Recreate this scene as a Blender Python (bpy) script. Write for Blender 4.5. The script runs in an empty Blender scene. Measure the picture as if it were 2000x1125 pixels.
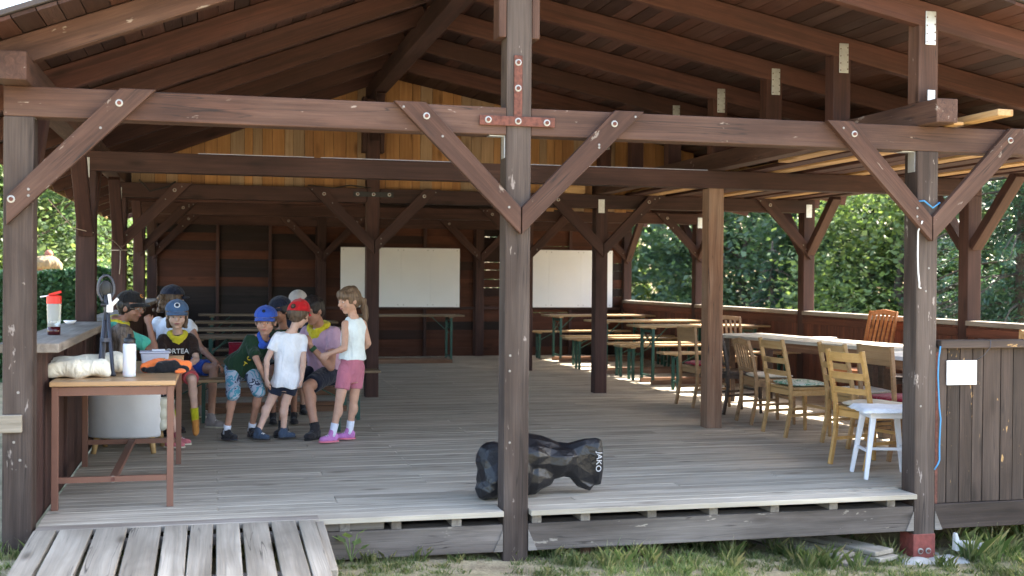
import bpy, bmesh, math, random
import numpy as np
from mathutils import Vector, Matrix, noise
random.seed(7)
SC = bpy.context.scene
COL = SC.collection
V = Vector
# ------------------------------------------------------------------ camera
cam = bpy.data.cameras.new('camera')
cam.sensor_width = 36.0
cam.lens = 2288.13 / 2000 * 36
cam.clip_end = 600
cam.dof.use_dof = True
cam.dof.focus_distance = 9.3
cam.dof.aperture_fstop = 2.6
camo = bpy.data.objects.new('camera', cam)
COL.objects.link(camo)
_yaw, _pit, _rol = 0.2471, -0.0086, 0.0081
_f = V((math.sin(_yaw) * math.cos(_pit), math.cos(_yaw) * math.cos(_pit), math.sin(_pit)))
_r = V((math.cos(_yaw), -math.sin(_yaw), 0))
_u = _r.cross(_f)
_r2 = _r * math.cos(_rol) + _u * math.sin(_rol)
_u2 = _u * math.cos(_rol) - _r * math.sin(_rol)
camo.matrix_world = Matrix(((_r2.x, _u2.x, -_f.x, 1.1624), (_r2.y, _u2.y, -_f.y, -7.0627), (_r2.z, _u2.z, -_f.z, 1.443), (0, 0, 0, 1)))
SC.camera = camo
# ------------------------------------------------------------------ light
SUN = V((0.74, 0.30, 0.70)).normalized()
w = bpy.data.worlds.new('World')
SC.world = w
w.use_nodes = True
nt = w.node_tree
nt.nodes.clear()
sky = nt.nodes.new('ShaderNodeTexSky')
sky.sky_type = 'NISHITA'
sky.sun_disc = False
sky.sun_elevation = math.asin(SUN.z)
sky.sun_rotation = math.atan2(SUN.x, SUN.y)
sky.air_density = 1.0
sky.dust_density = 3.0
sky.ozone_density = 0.8
bg = nt.nodes.new('ShaderNodeBackground')
bg.inputs['Strength'].default_value = 0.15
wo = nt.nodes.new('ShaderNodeOutputWorld')
nt.links.new(sky.outputs[0], bg.inputs[0])
nt.links.new(bg.outputs[0], wo.inputs[0])
sl = bpy.data.lights.new('sun', 'SUN')
sl.energy = 4.5
sl.angle = math.radians(0.6)
sl.color = (1.0, 0.95, 0.87)
so = bpy.data.objects.new('sun', sl)
so.rotation_euler = SUN.to_track_quat('Z', 'Y').to_euler()
COL.objects.link(so)
SC.view_settings.view_transform = 'Standard'
SC.view_settings.look = 'None'
SC.view_settings.gamma = 1
SC.view_settings.exposure = 3.0
SC.view_settings.use_white_balance = True
SC.view_settings.white_balance_temperature = 6950
SC.view_settings.white_balance_tint = 10
SC.view_settings.use_curve_mapping = False
SC.cycles.max_bounces = 10
SC.cycles.diffuse_bounces = 6
SC.cycles.transparent_max_bounces = 8
SC.cycles.use_denoising = True
SC.cycles.sample_clamp_indirect = 6.0

# ------------------------------------------------------------------ materials
M = {}

class NT:
    def __init__(s, name):
        m = bpy.data.materials.new(name)
        m.use_nodes = True
        s.m = m
        s.t = m.node_tree
        s.b = s.t.nodes['Principled BSDF']
        s.out = s.t.nodes['Material Output']
        M[name] = m

    def n(s, typ, ins=None, **kw):
        nd = s.t.nodes.new('ShaderNode' + typ)
        for k, v in kw.items():
            setattr(nd, k, v)
        for k, v in (ins or {}).items():
            s.set(nd.inputs[k], v)
        return nd

    def set(s, sock, v):
        if isinstance(v, bpy.types.NodeSocket):
            s.t.links.new(v, sock)
        elif isinstance(v, (tuple, list)) and len(v) == 3 and sock.type == 'RGBA':
            sock.default_value = (*v, 1)
        else:
            sock.default_value = v

    def p(s, **kw):
        nm = dict(col='Base Color', rough='Roughness', metal='Metallic', spec='Specular IOR Level', normal='Normal', trans='Transmission Weight', ior='IOR', sub='Subsurface Weight', coat='Coat Weight', alpha='Alpha', sheen='Sheen Weight', emis='Emission Color', ems='Emission Strength')
        for k, v in kw.items():
            s.set(s.b.inputs[nm[k]], v)

    def coords(s, off=True, kind='Object'):
        tc = s.n('TexCoord')
        c = tc.outputs[kind]
        if off:
            oi = s.n('ObjectInfo')
            mm = s.n('Math', {0: oi.outputs['Random'], 1: 37.0}, operation='MULTIPLY')
            cx = s.n('CombineXYZ', {0: mm.outputs[0], 1: mm.outputs[0], 2: mm.outputs[0]})
            va = s.n('VectorMath', {0: c, 1: cx.outputs[0]}, operation='ADD')
            return va.outputs[0], oi.outputs['Random']
        return c, None

    def noise(s, vec, scale, detail=4, rough=.55, dist=0.):
        return s.n('TexNoise', {'Vector': vec, 'Scale': scale, 'Detail': detail, 'Roughness': rough, 'Distortion': dist}).outputs['Fac']

    def map(s, vec, sc):
        return s.n('Mapping', {'Vector': vec, 'Scale': sc}).outputs[0]

    def ramp(s, fac, stops, interp='LINEAR'):
        r = s.n('ValToRGB', {'Fac': fac})
        r.color_ramp.interpolation = interp
        e = r.color_ramp.elements
        while len(e) < len(stops):
            e.new(0.5)
        for el, (p, c) in zip(e, stops):
            el.position = p
            el.color = (*c, 1) if len(c) == 3 else c
        return r.outputs[0]

    def mix(s, fac, a, b, mode='MIX'):
        nd = s.t.nodes.new('ShaderNodeMix')
        nd.data_type = 'RGBA'
        nd.blend_type = mode
        s.set(nd.inputs[0], fac)
        s.set(nd.inputs[6], a)
        s.set(nd.inputs[7], b)
        return nd.outputs[2]

    def bump(s, h, st=.3, dist=.01):
        return s.n('Bump', {'Height': h, 'Strength': st, 'Distance': dist}).outputs[0]


def g3(v):
    return (v, v, v)


def wood(name, dark, light, var=.35, grey=None, greyamt=0., rough=.72, gs=1., choices=None, bump=.35, chips=None, spec=.35, crack=.0, mul=(.62, .55, .48)):
    m = NT(name)
    c, rnd = m.coords()
    warp = m.noise(m.map(c, (1.3, 5, 5)), 1.0, 2, .5)
    wv = m.n('VectorMath', {0: c, 1: m.n('CombineXYZ', {0: 0., 1: m.n('Math', {0: warp, 1: .05}, operation='MULTIPLY').outputs[0], 2: 0.}).outputs[0]}, operation='ADD').outputs[0]
    gr = m.noise(m.map(wv, (.9 * gs, 26 * gs, 26 * gs)), 1.0, 5, .62, .7)
    fine = m.noise(m.map(wv, (3 * gs, 140 * gs, 140 * gs)), 1.0, 3, .5)
    big = m.noise(m.map(c, (.7, 2.5, 2.5)), 1.4, 3, .5)
    patch = m.noise(m.map(c, (2.2, 6, 6)), 1.0, 5, .65, .5)
    grm = m.ramp(gr, [(.32, g3(0)), (.68, g3(1))])
    if choices:
        base = m.ramp(rnd, [(i / len(choices), q) for i, q in enumerate(choices)], 'CONSTANT')
        dk = m.mix(1., base, mul, 'MULTIPLY')
    else:
        base, dk = light, dark
    kbase = m.mix(.75, dk, (.25, .2, .18), 'MULTIPLY')
    base = m.mix(grm, dk, base)
    base = m.mix(m.ramp(patch, [(.36, g3(.55)), (.52, g3(0))]), base, dk)
    if grey:
        gm = m.n('Math', {0: m.ramp(big, [(.38, g3(0)), (.64, g3(1))]), 1: greyamt}, operation='MULTIPLY')
        base = m.mix(gm.outputs[0], base, m.mix(grm, tuple(x * .62 for x in grey), grey))
    kn = m.n('TexVoronoi', {'Vector': m.map(c, (1.5, 4.6, 4.6)), 'Scale': 1.0}, feature='F1')
    base = m.mix(m.ramp(kn.outputs['Distance'], [(.05, g3(.85)), (.10, g3(.45)), (.17, g3(0))]), base, kbase)
    base = m.mix(m.ramp(fine, [(.35, g3(.30)), (.6, g3(0))]), base, dk)
    if crack:
        cn = m.noise(m.map(wv, (.45, 17, 17)), 1.0, 2, .5, .3)
        cm = m.ramp(cn, [(.488, g3(0)), (.498, g3(1)), (.502, g3(1)), (.512, g3(0))])
        cmk = m.n('Math', {0: cm, 1: m.n('Math', {0: m.ramp(m.noise(m.map(c, (1.1, 3, 3)), 1.3, 2), [(.50, g3(0)), (.60, g3(1))]), 1: crack}, operation='MULTIPLY').outputs[0]}, operation='MULTIPLY')
        base = m.mix(cmk.outputs[0], base, (.015, .011, .010))
    if chips:
        ch = m.noise(m.map(c, (5, 16, 16)), 1.0, 4, .7, .3)
        base = m.mix(m.ramp(ch, [(.655, g3(0)), (.69, g3(.85))]), base, chips)
    # per piece brightness and broad staining
    mr = m.n('MapRange', {0: rnd, 3: 1 - var, 4: 1 + var * .7})
    mb = m.n('MapRange', {0: big, 1: .25, 2: .75, 3: .70, 4: 1.22})
    mu = m.n('Math', {0: mr.outputs[0], 1: mb.outputs[0]}, operation='MULTIPLY')
    hs = m.n('HueSaturation', {'Color': base, 'Value': mu.outputs[0]})
    hgt = m.n('Math', {0: gr, 1: fine}, operation='ADD')
    m.p(col=hs.outputs[0], rough=rough, normal=m.bump(hgt.outputs[0], bump, .004), spec=spec)
    return m.m


wood('wood_front', (.046, .0195, .0125), (.106, .049, .033), .16, (.135, .082, .063), .5, chips=(.27, .22, .19), crack=.9)
wood('wood_post', (.028, .0165, .0125), (.066, .041, .032), .16, (.118, .094, .083), .7, chips=(.27, .23, .21), crack=.95)
wood('wood_inner', (.034, .0140, .0115), (.076, .031, .024), .2, (.12, .065, .055), .3)
wood('wood_rafter', (.046, .017, .012), (.108, .038, .026), .25, (.075, .036, .032), .5)
wood('wood_roof', (.07, .026, .016), (.21, .08, .045), .55, (.07, .045, .04), .5, choices=[(.082, .030, .021), (.060, .023, .017), (.105, .040, .027), (.048, .020, .016), (.074, .027, .019)])
wood('wood_gable', (.20, .10, .05), (.5, .28, .12), .16, mul=(.72, .66, .60), choices=[(.52, .265, .105), (.47, .23, .09), (.44, .30, .19), (.55, .30, .13), (.40, .205, .09), (.50, .255, .10), (.42, .28, .17), (.48, .245, .095)])
wood('wood_wall', (.030, .013, .009), (.14, .045, .022), .25, choices=[(.135, .043, .020), (.026, .013, .010), (.095, .030, .015), (.042, .017, .012), (.115, .037, .017), (.022, .012, .010), (.08, .027, .014)])
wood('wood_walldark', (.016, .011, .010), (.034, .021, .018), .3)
wood('wood_floor', (.37, .325, .26), (.52, .46, .38), .09, (.59, .53, .44), .5, rough=.68, bump=.35, spec=.25, crack=.7)
wood('wood_ramp', (.21, .180, .140), (.36, .315, .255), .12, (.43, .385, .32), .7, rough=.85, bump=.8, gs=.6, crack=.8)
wood('wood_panel', (.027, .018, .014), (.066, .042, .034), .25, (.105, .08, .07), .45, chips=(.48, .29, .12), crack=.8)
wood('wood_sill', (.070, .056, .048), (.155, .125, .11), .15, (.22, .19, .17), .7, chips=(.34, .29, .24), crack=.9)
wood('wood_parapet', (.07, .022, .014), (.17, .055, .030), .25)
wood('wood_cap', (.18, .145, .115), (.32, .27, .22), .15, (.42, .39, .36), .6)
wood('wood_newpost', (.16, .075, .042), (.36, .185, .108), .1, (.30, .22, .165), .6, crack=.9)
wood('wood_sawn', (.42, .24, .10), (.66, .43, .22), .2)
wood('wood_bench', (.33, .20, .09), (.58, .39, .20), .2, (.35, .28, .2), .5, rough=.45)
wood('wood_benchdark', (.14, .09, .05), (.31, .21, .12), .25, (.25, .2, .16), .5, rough=.5)  # darker tone of the bench wood, for the rear and left-hand trestle sets
wood('wood_beech', (.33, .19, .075), (.47, .29, .13), .1, rough=.42)
wood('wood_honey', (.40, .22, .07), (.56, .33, .12), .1, rough=.38)
wood('wood_oak', (.24, .135, .065), (.36, .215, .11), .12, rough=.45)
wood('wood_chairdark', (.035, .022, .017), (.085, .055, .042), .15, rough=.42)
wood('wood_chairred', (.32, .11, .035), (.52, .21, .08), .1, rough=.4)
wood('wood_tabletop', (.40, .365, .31), (.60, .56, .50), .1, (.5, .48, .45), .5, rough=.5, bump=.15)
wood('wood_lamin', (.47, .28, .14), (.56, .35, .19), .05, rough=.35, bump=.08)
wood('wood_old', (.12, .10, .085), (.28, .245, .215), .2, (.34, .31, .29), .6)


def plain(name, col, rough=.5, metal=0., spec=.5, var=.06, ns=6., bump=0., bs=60., **kw):
    m = NT(name)
    c, rnd = m.coords()
    nz = m.noise(c, ns, 4, .6)
    mr = m.n('MapRange', {0: nz, 1: .25, 2: .75, 3: 1 - var, 4: 1 + var})
    hs = m.n('HueSaturation', {'Color': (*col, 1), 'Value': mr.outputs[0]})
    m.p(col=hs.outputs[0], rough=rough, metal=metal, spec=spec, **kw)
    if bump:
        m.p(normal=m.bump(m.noise(c, bs, 3, .6), bump, .004))
    return m.m


def cloth(name, col, var=.10, rough=.9):
    m = NT(name)
    c, rnd = m.coords()
    big = m.noise(c, 9, 4, .6, .4)
    fold = m.noise(m.map(c, (1, 1, .45)), 16, 3, .5, 1.2)
    mr = m.n('MapRange', {0: big, 1: .25, 2: .75, 3: 1 - var, 4: 1 + var})
    hs = m.n('HueSaturation', {'Color': (*col, 1), 'Value': mr.outputs[0]})
    m.p(col=hs.outputs[0], rough=rough, spec=.2, sheen=.15, normal=m.bump(fold, .75, .03))
    return m.m


plain('steel_zinc', (.58, .59, .60), .38, .75, var=.15, ns=30)
plain('steel_bolt', (.36, .355, .34), .45, .6, var=.2, ns=60)
plain('steel_screw', (.26, .25, .24), .5, .5, var=.2, ns=60)
plain('paint_red', (.20, .045, .035), .7, var=.4, ns=25, bump=.4)
plain('rust', (.12, .040, .028), .8, var=.5, ns=40, bump=.5)
plain('metal_green', (.016, .075, .058), .42, .1, var=.2)
plain('metal_brown', (.17, .075, .05), .5, .1, var=.1)
plain('white_board', (.86, .86, .87), .35, var=.03, ns=2)
plain('white_paint', (.74, .75, .80), .4, var=.05)
plain('armchair_vinyl', (.68, .68, .70), .45, var=.06, ns=5, bump=.15, bs=12)
plain('armchair_cream', (.58, .57, .48), .5, var=.05)
plain('leg_pale', (.50, .32, .14), .5)
plain('plastic_black', (.014, .014, .016), .45)
plain('plastic_grey', (.055, .06, .08), .42, .2)
plain('plastic_white', (.80, .80, .82), .4)
plain('plastic_red', (.70, .022, .016), .35)
plain('bottle_frost', (.70, .70, .74), .35, sub=.2, var=.02)
plain('bottle_clear', (.62, .65, .65), .15, var=.03, trans=.55, ior=1.3)
plain('drink_red', (.05, .006, .008), .15)
plain('box_clear', (.66, .66, .76), .3, var=.03, trans=.35, ior=1.2)
plain('paper', (.82, .82, .84), .6)
plain('ink', (.10, .10, .16), .7)
plain('ink_pale', (.36, .36, .44), .7)
plain('print_grey', (.42, .43, .46), .5)
plain('print_white', (.75, .75, .75), .7)
plain('print_yellow', (.70, .52, .04), .7)
plain('print_black', (.012, .012, .02), .7)
plain('rope_white', (.72, .72, .74), .8)
plain('rope_blue', (.055, .25, .48), .75)
plain('rope_beige', (.42, .34, .28), .85)
plain('rope_green', (.03, .10, .05), .85)
plain('rope_pink', (.35, .02, .20), .8)
plain('cable', (.015, .013, .013), .6)
plain('concrete', (.40, .385, .36), .9, var=.25, ns=9, bump=.7)
plain('stone_white', (.55, .54, .52), .85, var=.2, ns=9, bump=.6)
plain('straw', (.17, .125, .075), .95, var=.3, ns=30, bump=.7)
plain('clay', (.24, .09, .06), .8)
plain('bark', (.075, .058, .045), .95, var=.4, ns=18, bump=1.0, bs=30)
plain('roof_felt', (.06, .05, .05), .9)
plain('led', (.75, .74, .85), .5)
cloth('teal', (.075, .47, .35)); cloth('yellow', (.62, .52, .035)); cloth('brown', (.030, .016, .013)); cloth('coral', (.50, .085, .095))
cloth('green', (.011, .034, .017)); cloth('blue', (.028, .085, .42)); cloth('navy', (.013, .018, .036)); cloth('white', (.78, .80, .86)); cloth('black', (.012, .012, .014))
cloth('pinktee', (.55, .36, .49)); cloth('pinkshort', (.45, .15, .21)); cloth('red', (.55, .012, .018)); cloth('denim', (.062, .125, .24)); cloth('tank', (.72, .80, .82))
cloth('greycap', (.42, .38, .36)); cloth('sock', (.68, .71, .82)); cloth('sockyellow', (.50, .46, .02)); cloth('sockorange', (.60, .25, .06)); cloth('cream', (.80, .75, .62)); cloth('orange', (.85, .19, .05))
cloth('cushion_red', (.26, .012, .03)); cloth('cushion_pale', (.48, .43, .35)); cloth('cushion_blue', (.72, .74, .79)); cloth('bagblue', (.02, .28, .60))
cloth('shoe_dark', (.028, .026, .030)); cloth('shoe_pink', (.52, .20, .48)); cloth('shoe_rose', (.47, .14, .16)); cloth('shoe_blue', (.055, .08, .13)); cloth('sole_pink', (.75, .22, .30)); cloth('sole_pale', (.62, .57, .46)); cloth('sandal', (.30, .26, .26))


def pattern(name, cols, scale, rough=.9):
    m = NT(name)
    c, _ = m.coords(False)
    n = m.noise(c, scale, 3, .55, .8)
    k = len(cols)
    m.p(col=m.ramp(n, [(.30 + .40 * i / k, q) for i, q in enumerate(cols)], 'CONSTANT'), rough=rough, spec=.2)


pattern('camo', [(.045, .06, .10), (.36, .40, .48), (.07, .25, .33), (.30, .34, .42), (.035, .045, .08), (.42, .46, .52)], 7)
pattern('speckle', [(.012, .012, .016), (.012, .012, .016), (.012, .012, .016), (.012, .012, .016), (.20, .2, .24)], 70)
pattern('cushion_green', [(.42, .45, .38), (.52, .53, .47), (.10, .22, .15), (.50, .52, .47), (.44, .46, .42)], 16)


def skin(name, col):
    m = NT(name)
    c, _ = m.coords(False)
    n = m.noise(c, 22, 4, .6)
    mr = m.n('MapRange', {0: n, 1: .3, 2: .7, 3: .90, 4: 1.08})
    hs = m.n('HueSaturation', {'Color': (*col, 1), 'Value': mr.outputs[0]})
    m.p(col=hs.outputs[0], rough=.5, sub=.12, spec=.4, normal=m.bump(m.noise(c, 260, 2), .12, .002))
    m.b.inputs['Subsurface Radius'].default_value = (.012, .005, .003)


skin('skin_tan', (.44, .235, .165)); skin('skin_light', (.60, .38, .30)); skin('skin_mid', (.52, .30, .215)); skin('skin_dark', (.31, .15, .10))
plain('lip', (.33, .10, .09), .45); plain('eye_white', (.55, .52, .50), .3); plain('eye_dark', (.02, .014, .012), .25); plain('brow', (.06, .035, .022), .8); plain('glass_frame', (.32, .30, .28), .3, .8)


def hairm(name, a, b):
    m = NT(name)
    c, _ = m.coords(False)
    n = m.noise(m.map(c, (60, 60, 5)), 1.0, 4, .6, .5)
    m.p(col=m.ramp(n, [(.32, a), (.68, b)]), rough=.5, spec=.4, normal=m.bump(n, .8, .01))


hairm('hair_brown', (.05, .030, .018), (.17, .11, .07)); hairm('hair_dark', (.008, .006, .006), (.030, .022, .02)); hairm('hair_blond', (.10, .062, .035), (.32, .22, .13)); hairm('hair_girl', (.055, .032, .02), (.20, .13, .08)); hairm('hair_ash', (.07, .05, .04), (.24, .18, .14))


def blackbag():
    m = NT('bag_black')
    c, _ = m.coords(False)
    n = m.noise(c, 7, 2, .5, 1.8)
    n2 = m.noise(m.map(c, (1, .6, 1)), 15, 1, .5, 2.0)
    h = m.n('Math', {0: n, 1: n2}, operation='ADD')
    m.p(col=(.010, .010, .012), rough=.36, spec=.38, normal=m.bump(h.outputs[0], .16, .03))


blackbag()


def leafm(name, a, b, c2, trans=.45):
    m = NT(name)
    gi = m.n('NewGeometry')
    col = m.ramp(gi.outputs['Random Per Island'], [(.0, a), (.5, b), (1., c2)])
    c, rnd = m.coords()
    nz = m.noise(c, .9, 3, .5)
    mr = m.n('MapRange', {0: nz, 1: .3, 2: .7, 3: .50, 4: 1.5})
    hs = m.n('HueSaturation', {'Color': col, 'Value': mr.outputs[0]})
    m.p(col=hs.outputs[0], rough=.45, spec=.35)
    tr = m.n('BsdfTranslucent')
    wm = m.mix(1.0, hs.outputs[0], (1.25, 1.35, .75), 'MULTIPLY')
    m.t.links.new(wm, tr.inputs[0])
    ms = m.n('MixShader', {0: trans})
    m.t.links.new(m.b.outputs[0], ms.inputs[1])
    m.t.links.new(tr.outputs[0], ms.inputs[2])
    m.t.links.new(ms.outputs[0], m.out.inputs[0])


leafm('leaf_maple', (.060, .105, .066), (.090, .145, .085), (.15, .21, .11))
leafm('leaf_bright', (.11, .165, .07), (.17, .235, .09), (.24, .30, .12))
leafm('leaf_deep', (.045, .082, .058), (.065, .112, .075), (.10, .15, .09), .4)
leafm('leaf_spruce', (.04, .09, .058), (.06, .12, .075), (.09, .155, .09), .25)
leafm('leaf_hedge', (.03, .08, .035), (.05, .12, .05), (.09, .17, .07), .25)
leafm('grass_blade', (.14, .21, .08), (.24, .31, .13), (.55, .48, .30), .4)


def groundm():
    m = NT('ground_soil')
    c, _ = m.coords(False)
    a = m.noise(c, 2.2, 6, .65)
    b = m.noise(c, 30, 4, .7)
    col = m.ramp(a, [(.30, (.20, .19, .10)), (.45, (.32, .28, .17)), (.58, (.44, .37, .24)), (.72, (.30, .24, .16))])
    col = m.mix(m.ramp(b, [(.35, g3(.4)), (.6, g3(0))]), col, (.09, .07, .05))
    m.p(col=col, rough=.95, spec=.1, normal=m.bump(b, .8, .03))


groundm()


# ------------------------------------------------------------------ mesh helpers
class MB:
    def __init__(s):
        s.v, s.f = [], []

    def add(s, vs, fs):
        o = len(s.v)
        s.v += [tuple(q) for q in vs]
        s.f += [tuple(i + o for i in q) for q in fs]
        return s

    def box(s, x0, x1, y0, y1, z0, z1):
        return s.add([(x0, y0, z0), (x1, y0, z0), (x1, y1, z0), (x0, y1, z0), (x0, y0, z1), (x1, y0, z1), (x1, y1, z1), (x0, y1, z1)],
                     [(3, 2, 1, 0), (4, 5, 6, 7), (0, 1, 5, 4), (1, 2, 6, 5), (2, 3, 7, 6), (3, 0, 4, 7)])

    def bar(s, p, q, w, h, up=(0, 0, 1), w2=None, h2=None):
        p, q = V(p), V(q)
        x = (q - p).normalized()
        up = V(up)
        y = up.cross(x)
        if y.length < 1e-4:
            y = V((1, 0, 0)).cross(x)
        y.normalize()
        z = x.cross(y)
        w2 = w if w2 is None else w2
        h2 = h if h2 is None else h2
        vs = []
        for c, a, b in ((p, w, h), (q, w2, h2)):
            vs += [c - y * a / 2 - z * b / 2, c + y * a / 2 - z * b / 2, c + y * a / 2 + z * b / 2, c - y * a / 2 + z * b / 2]
        return s.add(vs, [(3, 2, 1, 0), (4, 5, 6, 7), (0, 1, 5, 4), (1, 2, 6, 5), (2, 3, 7, 6), (3, 0, 4, 7)])

    def cyl(s, p, q, r, r2=None, n=10):
        return s.tube([p, q], [r, r if r2 is None else r2], n)

    def tube(s, pts, r, n=8, cap=True):
        pts = [V(a) for a in pts]
        rs = r if isinstance(r, (list, tuple)) else [r] * len(pts)
        vs, fs = [], []
        t0 = (pts[1] - pts[0]).normalized()
        a = t0.orthogonal().normalized()
        for i, c in enumerate(pts):
            t = (pts[min(i + 1, len(pts) - 1)] - pts[max(i - 1, 0)]).normalized()
            a = (a - t * a.dot(t)).normalized()
            b = t.cross(a)
            for k in range(n):
                an = 2 * math.pi * k / n
                vs.append(c + (a * math.cos(an) + b * math.sin(an)) * rs[i])
        for i in range(len(pts) - 1):
            for k in range(n):
                fs.append((i * n + k, i * n + (k + 1) % n, (i + 1) * n + (k + 1) % n, (i + 1) * n + k))
        if cap:
            fs.append(tuple(range(n - 1, -1, -1)))
            fs.append(tuple(range((len(pts) - 1) * n, len(pts) * n)))
        return s.add(vs, fs)

    def loft(s, rings, n=16):
        """rings: (centre, u-vector, v-vector)"""
        vs, fs = [], []
        for c, u, v in rings:
            for k in range(n):
                an = 2 * math.pi * k / n
                vs.append(V(c) + V(u) * math.cos(an) + V(v) * math.sin(an))
        for i in range(len(rings) - 1):
            for k in range(n):
                fs.append((i * n + k, i * n + (k + 1) % n, (i + 1) * n + (k + 1) % n, (i + 1) * n + k))
        fs.append(tuple(range(n - 1, -1, -1)))
        fs.append(tuple(range((len(rings) - 1) * n, len(rings) * n)))
        return s.add(vs, fs)

    def lathe(s, prof, c=(0, 0, 0), n=20):
        c = V(c)
        return s.loft([(c + V((0, 0, z)), V((r, 0, 0)), V((0, r, 0))) for r, z in prof], n)

    def sph(s, c, r, R=None, nu=14, nv=9):
        c = V(c)
        r = (r, r, r) if isinstance(r, (int, float)) else r
        vs, fs = [], []
        R = R or Matrix.Identity(3)
        for i in range(1, nv):
            th = math.pi * i / nv
            for k in range(nu):
                ph = 2 * math.pi * k / nu
                vs.append(c + R @ V((r[0] * math.sin(th) * math.cos(ph), r[1] * math.sin(th) * math.sin(ph), r[2] * math.cos(th))))
        t = len(vs)
        vs.append(c + R @ V((0, 0, r[2])))
        vs.append(c - R @ V((0, 0, r[2])))
        for i in range(nv - 2):
            for k in range(nu):
                fs.append((i * nu + k, (i + 1) * nu + k, (i + 1) * nu + (k + 1) % nu, i * nu + (k + 1) % nu))
        for k in range(nu):
            fs.append((t, k, (k + 1) % nu))
            fs.append((t + 1, (nv - 2) * nu + (k + 1) % nu, (nv - 2) * nu + k))
        return s.add(vs, fs)

    def cap(s, p, q, r1, r2=None, n=12):
        """tapered capsule"""
        r2 = r1 if r2 is None else r2
        s.cyl(p, q, r1, r2, n)
        s.sph(p, r1 * .999, None, n, 7)
        s.sph(q, r2 * .999, None, n, 7)
        return s

    def mesh(s, name):
        me = bpy.data.meshes.new(name)
        me.from_pydata(s.v, [], s.f)
        me.update()
        return me


WM = {}


def place(o, world, parent=None):
    WM[o.name] = world
    if parent is not None:
        o.parent = parent
        o.matrix_basis = WM[parent.name].inverted() @ world
    else:
        o.matrix_basis = world
    return o


def T(x, y, z):
    return Matrix.Translation((x, y, z))


I4 = Matrix.Identity(4)


def obj(name, mb, mat, parent=None, world=None, smooth=False, bevel=0., local=True):
    """local=True: mesh coordinates are relative to the parent's frame"""
    me = mb if isinstance(mb, bpy.types.Mesh) else mb.mesh(name)
    if mat and not me.materials:
        me.materials.append(M[mat])
    if smooth:
        me.polygons.foreach_set('use_smooth', [True] * len(me.polygons))
    o = bpy.data.objects.new(name, me)
    COL.objects.link(o)
    if world is None:
        world = WM[parent.name] if (parent is not None and local) else I4
    place(o, world, parent)
    if bevel:
        b = o.modifiers.new('bevel', 'BEVEL')
        b.width = bevel
        b.segments = 2
        b.limit_method = 'ANGLE'
    return o


def tag(o, label=None, cat=None, group=None, kind=None):
    for k, v in (('label', label), ('category', cat), ('group', group), ('kind', kind)):
        if v:
            o[k] = v
    return o


def thing(name, label, cat, loc=(0, 0, 0), rz=0., group=None):
    o = bpy.data.objects.new(name, None)
    o.empty_display_size = .1
    COL.objects.link(o)
    place(o, T(*loc) @ Matrix.Rotation(rz, 4, 'Z'))
    return tag(o, label, cat, group)


def dup(root, loc, rz, label=None, group=None):
    r = root.copy()
    COL.objects.link(r)
    wm = T(*loc) @ Matrix.Rotation(rz, 4, 'Z')
    place(r, wm)
    if label:
        r['label'] = label
    if group:
        r['group'] = group
    for ch in list(root.children):
        c = ch.copy()
        COL.objects.link(c)
        c.parent = r
        WM[c.name] = wm @ ch.matrix_basis
        for gch in ch.children:
            g_ = gch.copy()
            COL.objects.link(g_)
            g_.parent = c
    return r


def timber(name, p, q, w, h, mat, parent=None, up=(0, 0, 1), bevel=.006, label=None):
    """squared timber from p to q (centre line), grain along its own X axis; w across, h along up"""
    p, q = V(p), V(q)
    x = (q - p).normalized()
    y = V(up).cross(x)
    if y.length < 1e-4:
        y = V((0, 1, 0)).cross(x)
    y.normalize()
    z = x.cross(y)
    L = (q - p).length
    mb = MB().box(0, L, -w / 2, w / 2, -h / 2, h / 2)
    wm = Matrix(((x.x, y.x, z.x, p.x), (x.y, y.y, z.y, p.y), (x.z, y.z, z.z, p.z), (0, 0, 0, 1)))
    o = obj(name, mb, mat, parent, wm, bevel=bevel)
    if label:
        o['label'] = label
    return o


BOLT = MB().lathe([(.021, 0), (.021, .004), (.012, .005), (.012, .013), (.006, .014)], n=12).mesh('bolt')
SCREW = MB().lathe([(.008, 0), (.007, .003)], n=8).mesh('screw')
for _m in (BOLT, SCREW):
    _m.materials.append(M['steel_bolt' if _m is BOLT else 'steel_screw'])
BOLT.materials.append(M['rust'])
for _p in BOLT.polygons:
    if _p.center.z > .006:
        _p.material_index = 1


def bolt(parent, x, y, z, d=(0, -1, 0), mesh=None):
    q = V(d).to_track_quat('Z', 'Y').to_matrix().to_4x4()
    me = mesh or BOLT
    o = bpy.data.objects.new(me.name, me)
    COL.objects.link(o)
    return place(o, T(x, y, z) @ q, parent)
# ================================================================== GROUND
def gz(x, y):
    t = min(1., max(0., (x - .0) / 6.0))
    near = -.14 - .32 * (t ** .8)
    up = min(1., max(0., (-y - .6) / 6.0))
    z = near * (1 - up) + -.13 * up
    if y > 1.:
        z -= min(.25, (y - 1) * .05)
    if x > 9.5:
        z -= min(2.5, (x - 9.5) * .12)
    if x < -.5:
        z += min(.15, (-.5 - x) * .05)
    return z + .03 * noise.noise(V((x * .9, y * .9, 0)))


def ground():
    xs = sorted(set([-150, -80, -40, -25, -16] + [-10 + .4 * i for i in range(60)] + [15, 18, 22, 30, 45, 80, 150]))
    ys = sorted(set([-60, -30, -15] + [-9 + .4 * i for i in range(30)] + [3.5 + i for i in range(30)] + [40, 55, 80, 150]))
    vs = [(x, y, gz(x, y)) for y in ys for x in xs]
    n = len(xs)
    fs = [(j * n + i, j * n + i + 1, (j + 1) * n + i + 1, (j + 1) * n + i) for j in range(len(ys) - 1) for i in range(n - 1)]
    o = obj('ground', MB().add(vs, fs), 'ground_soil', smooth=True)
    tag(o, 'dry grassy ground sloping in front of the pavilion', 'ground', kind='structure')


ground()

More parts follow.
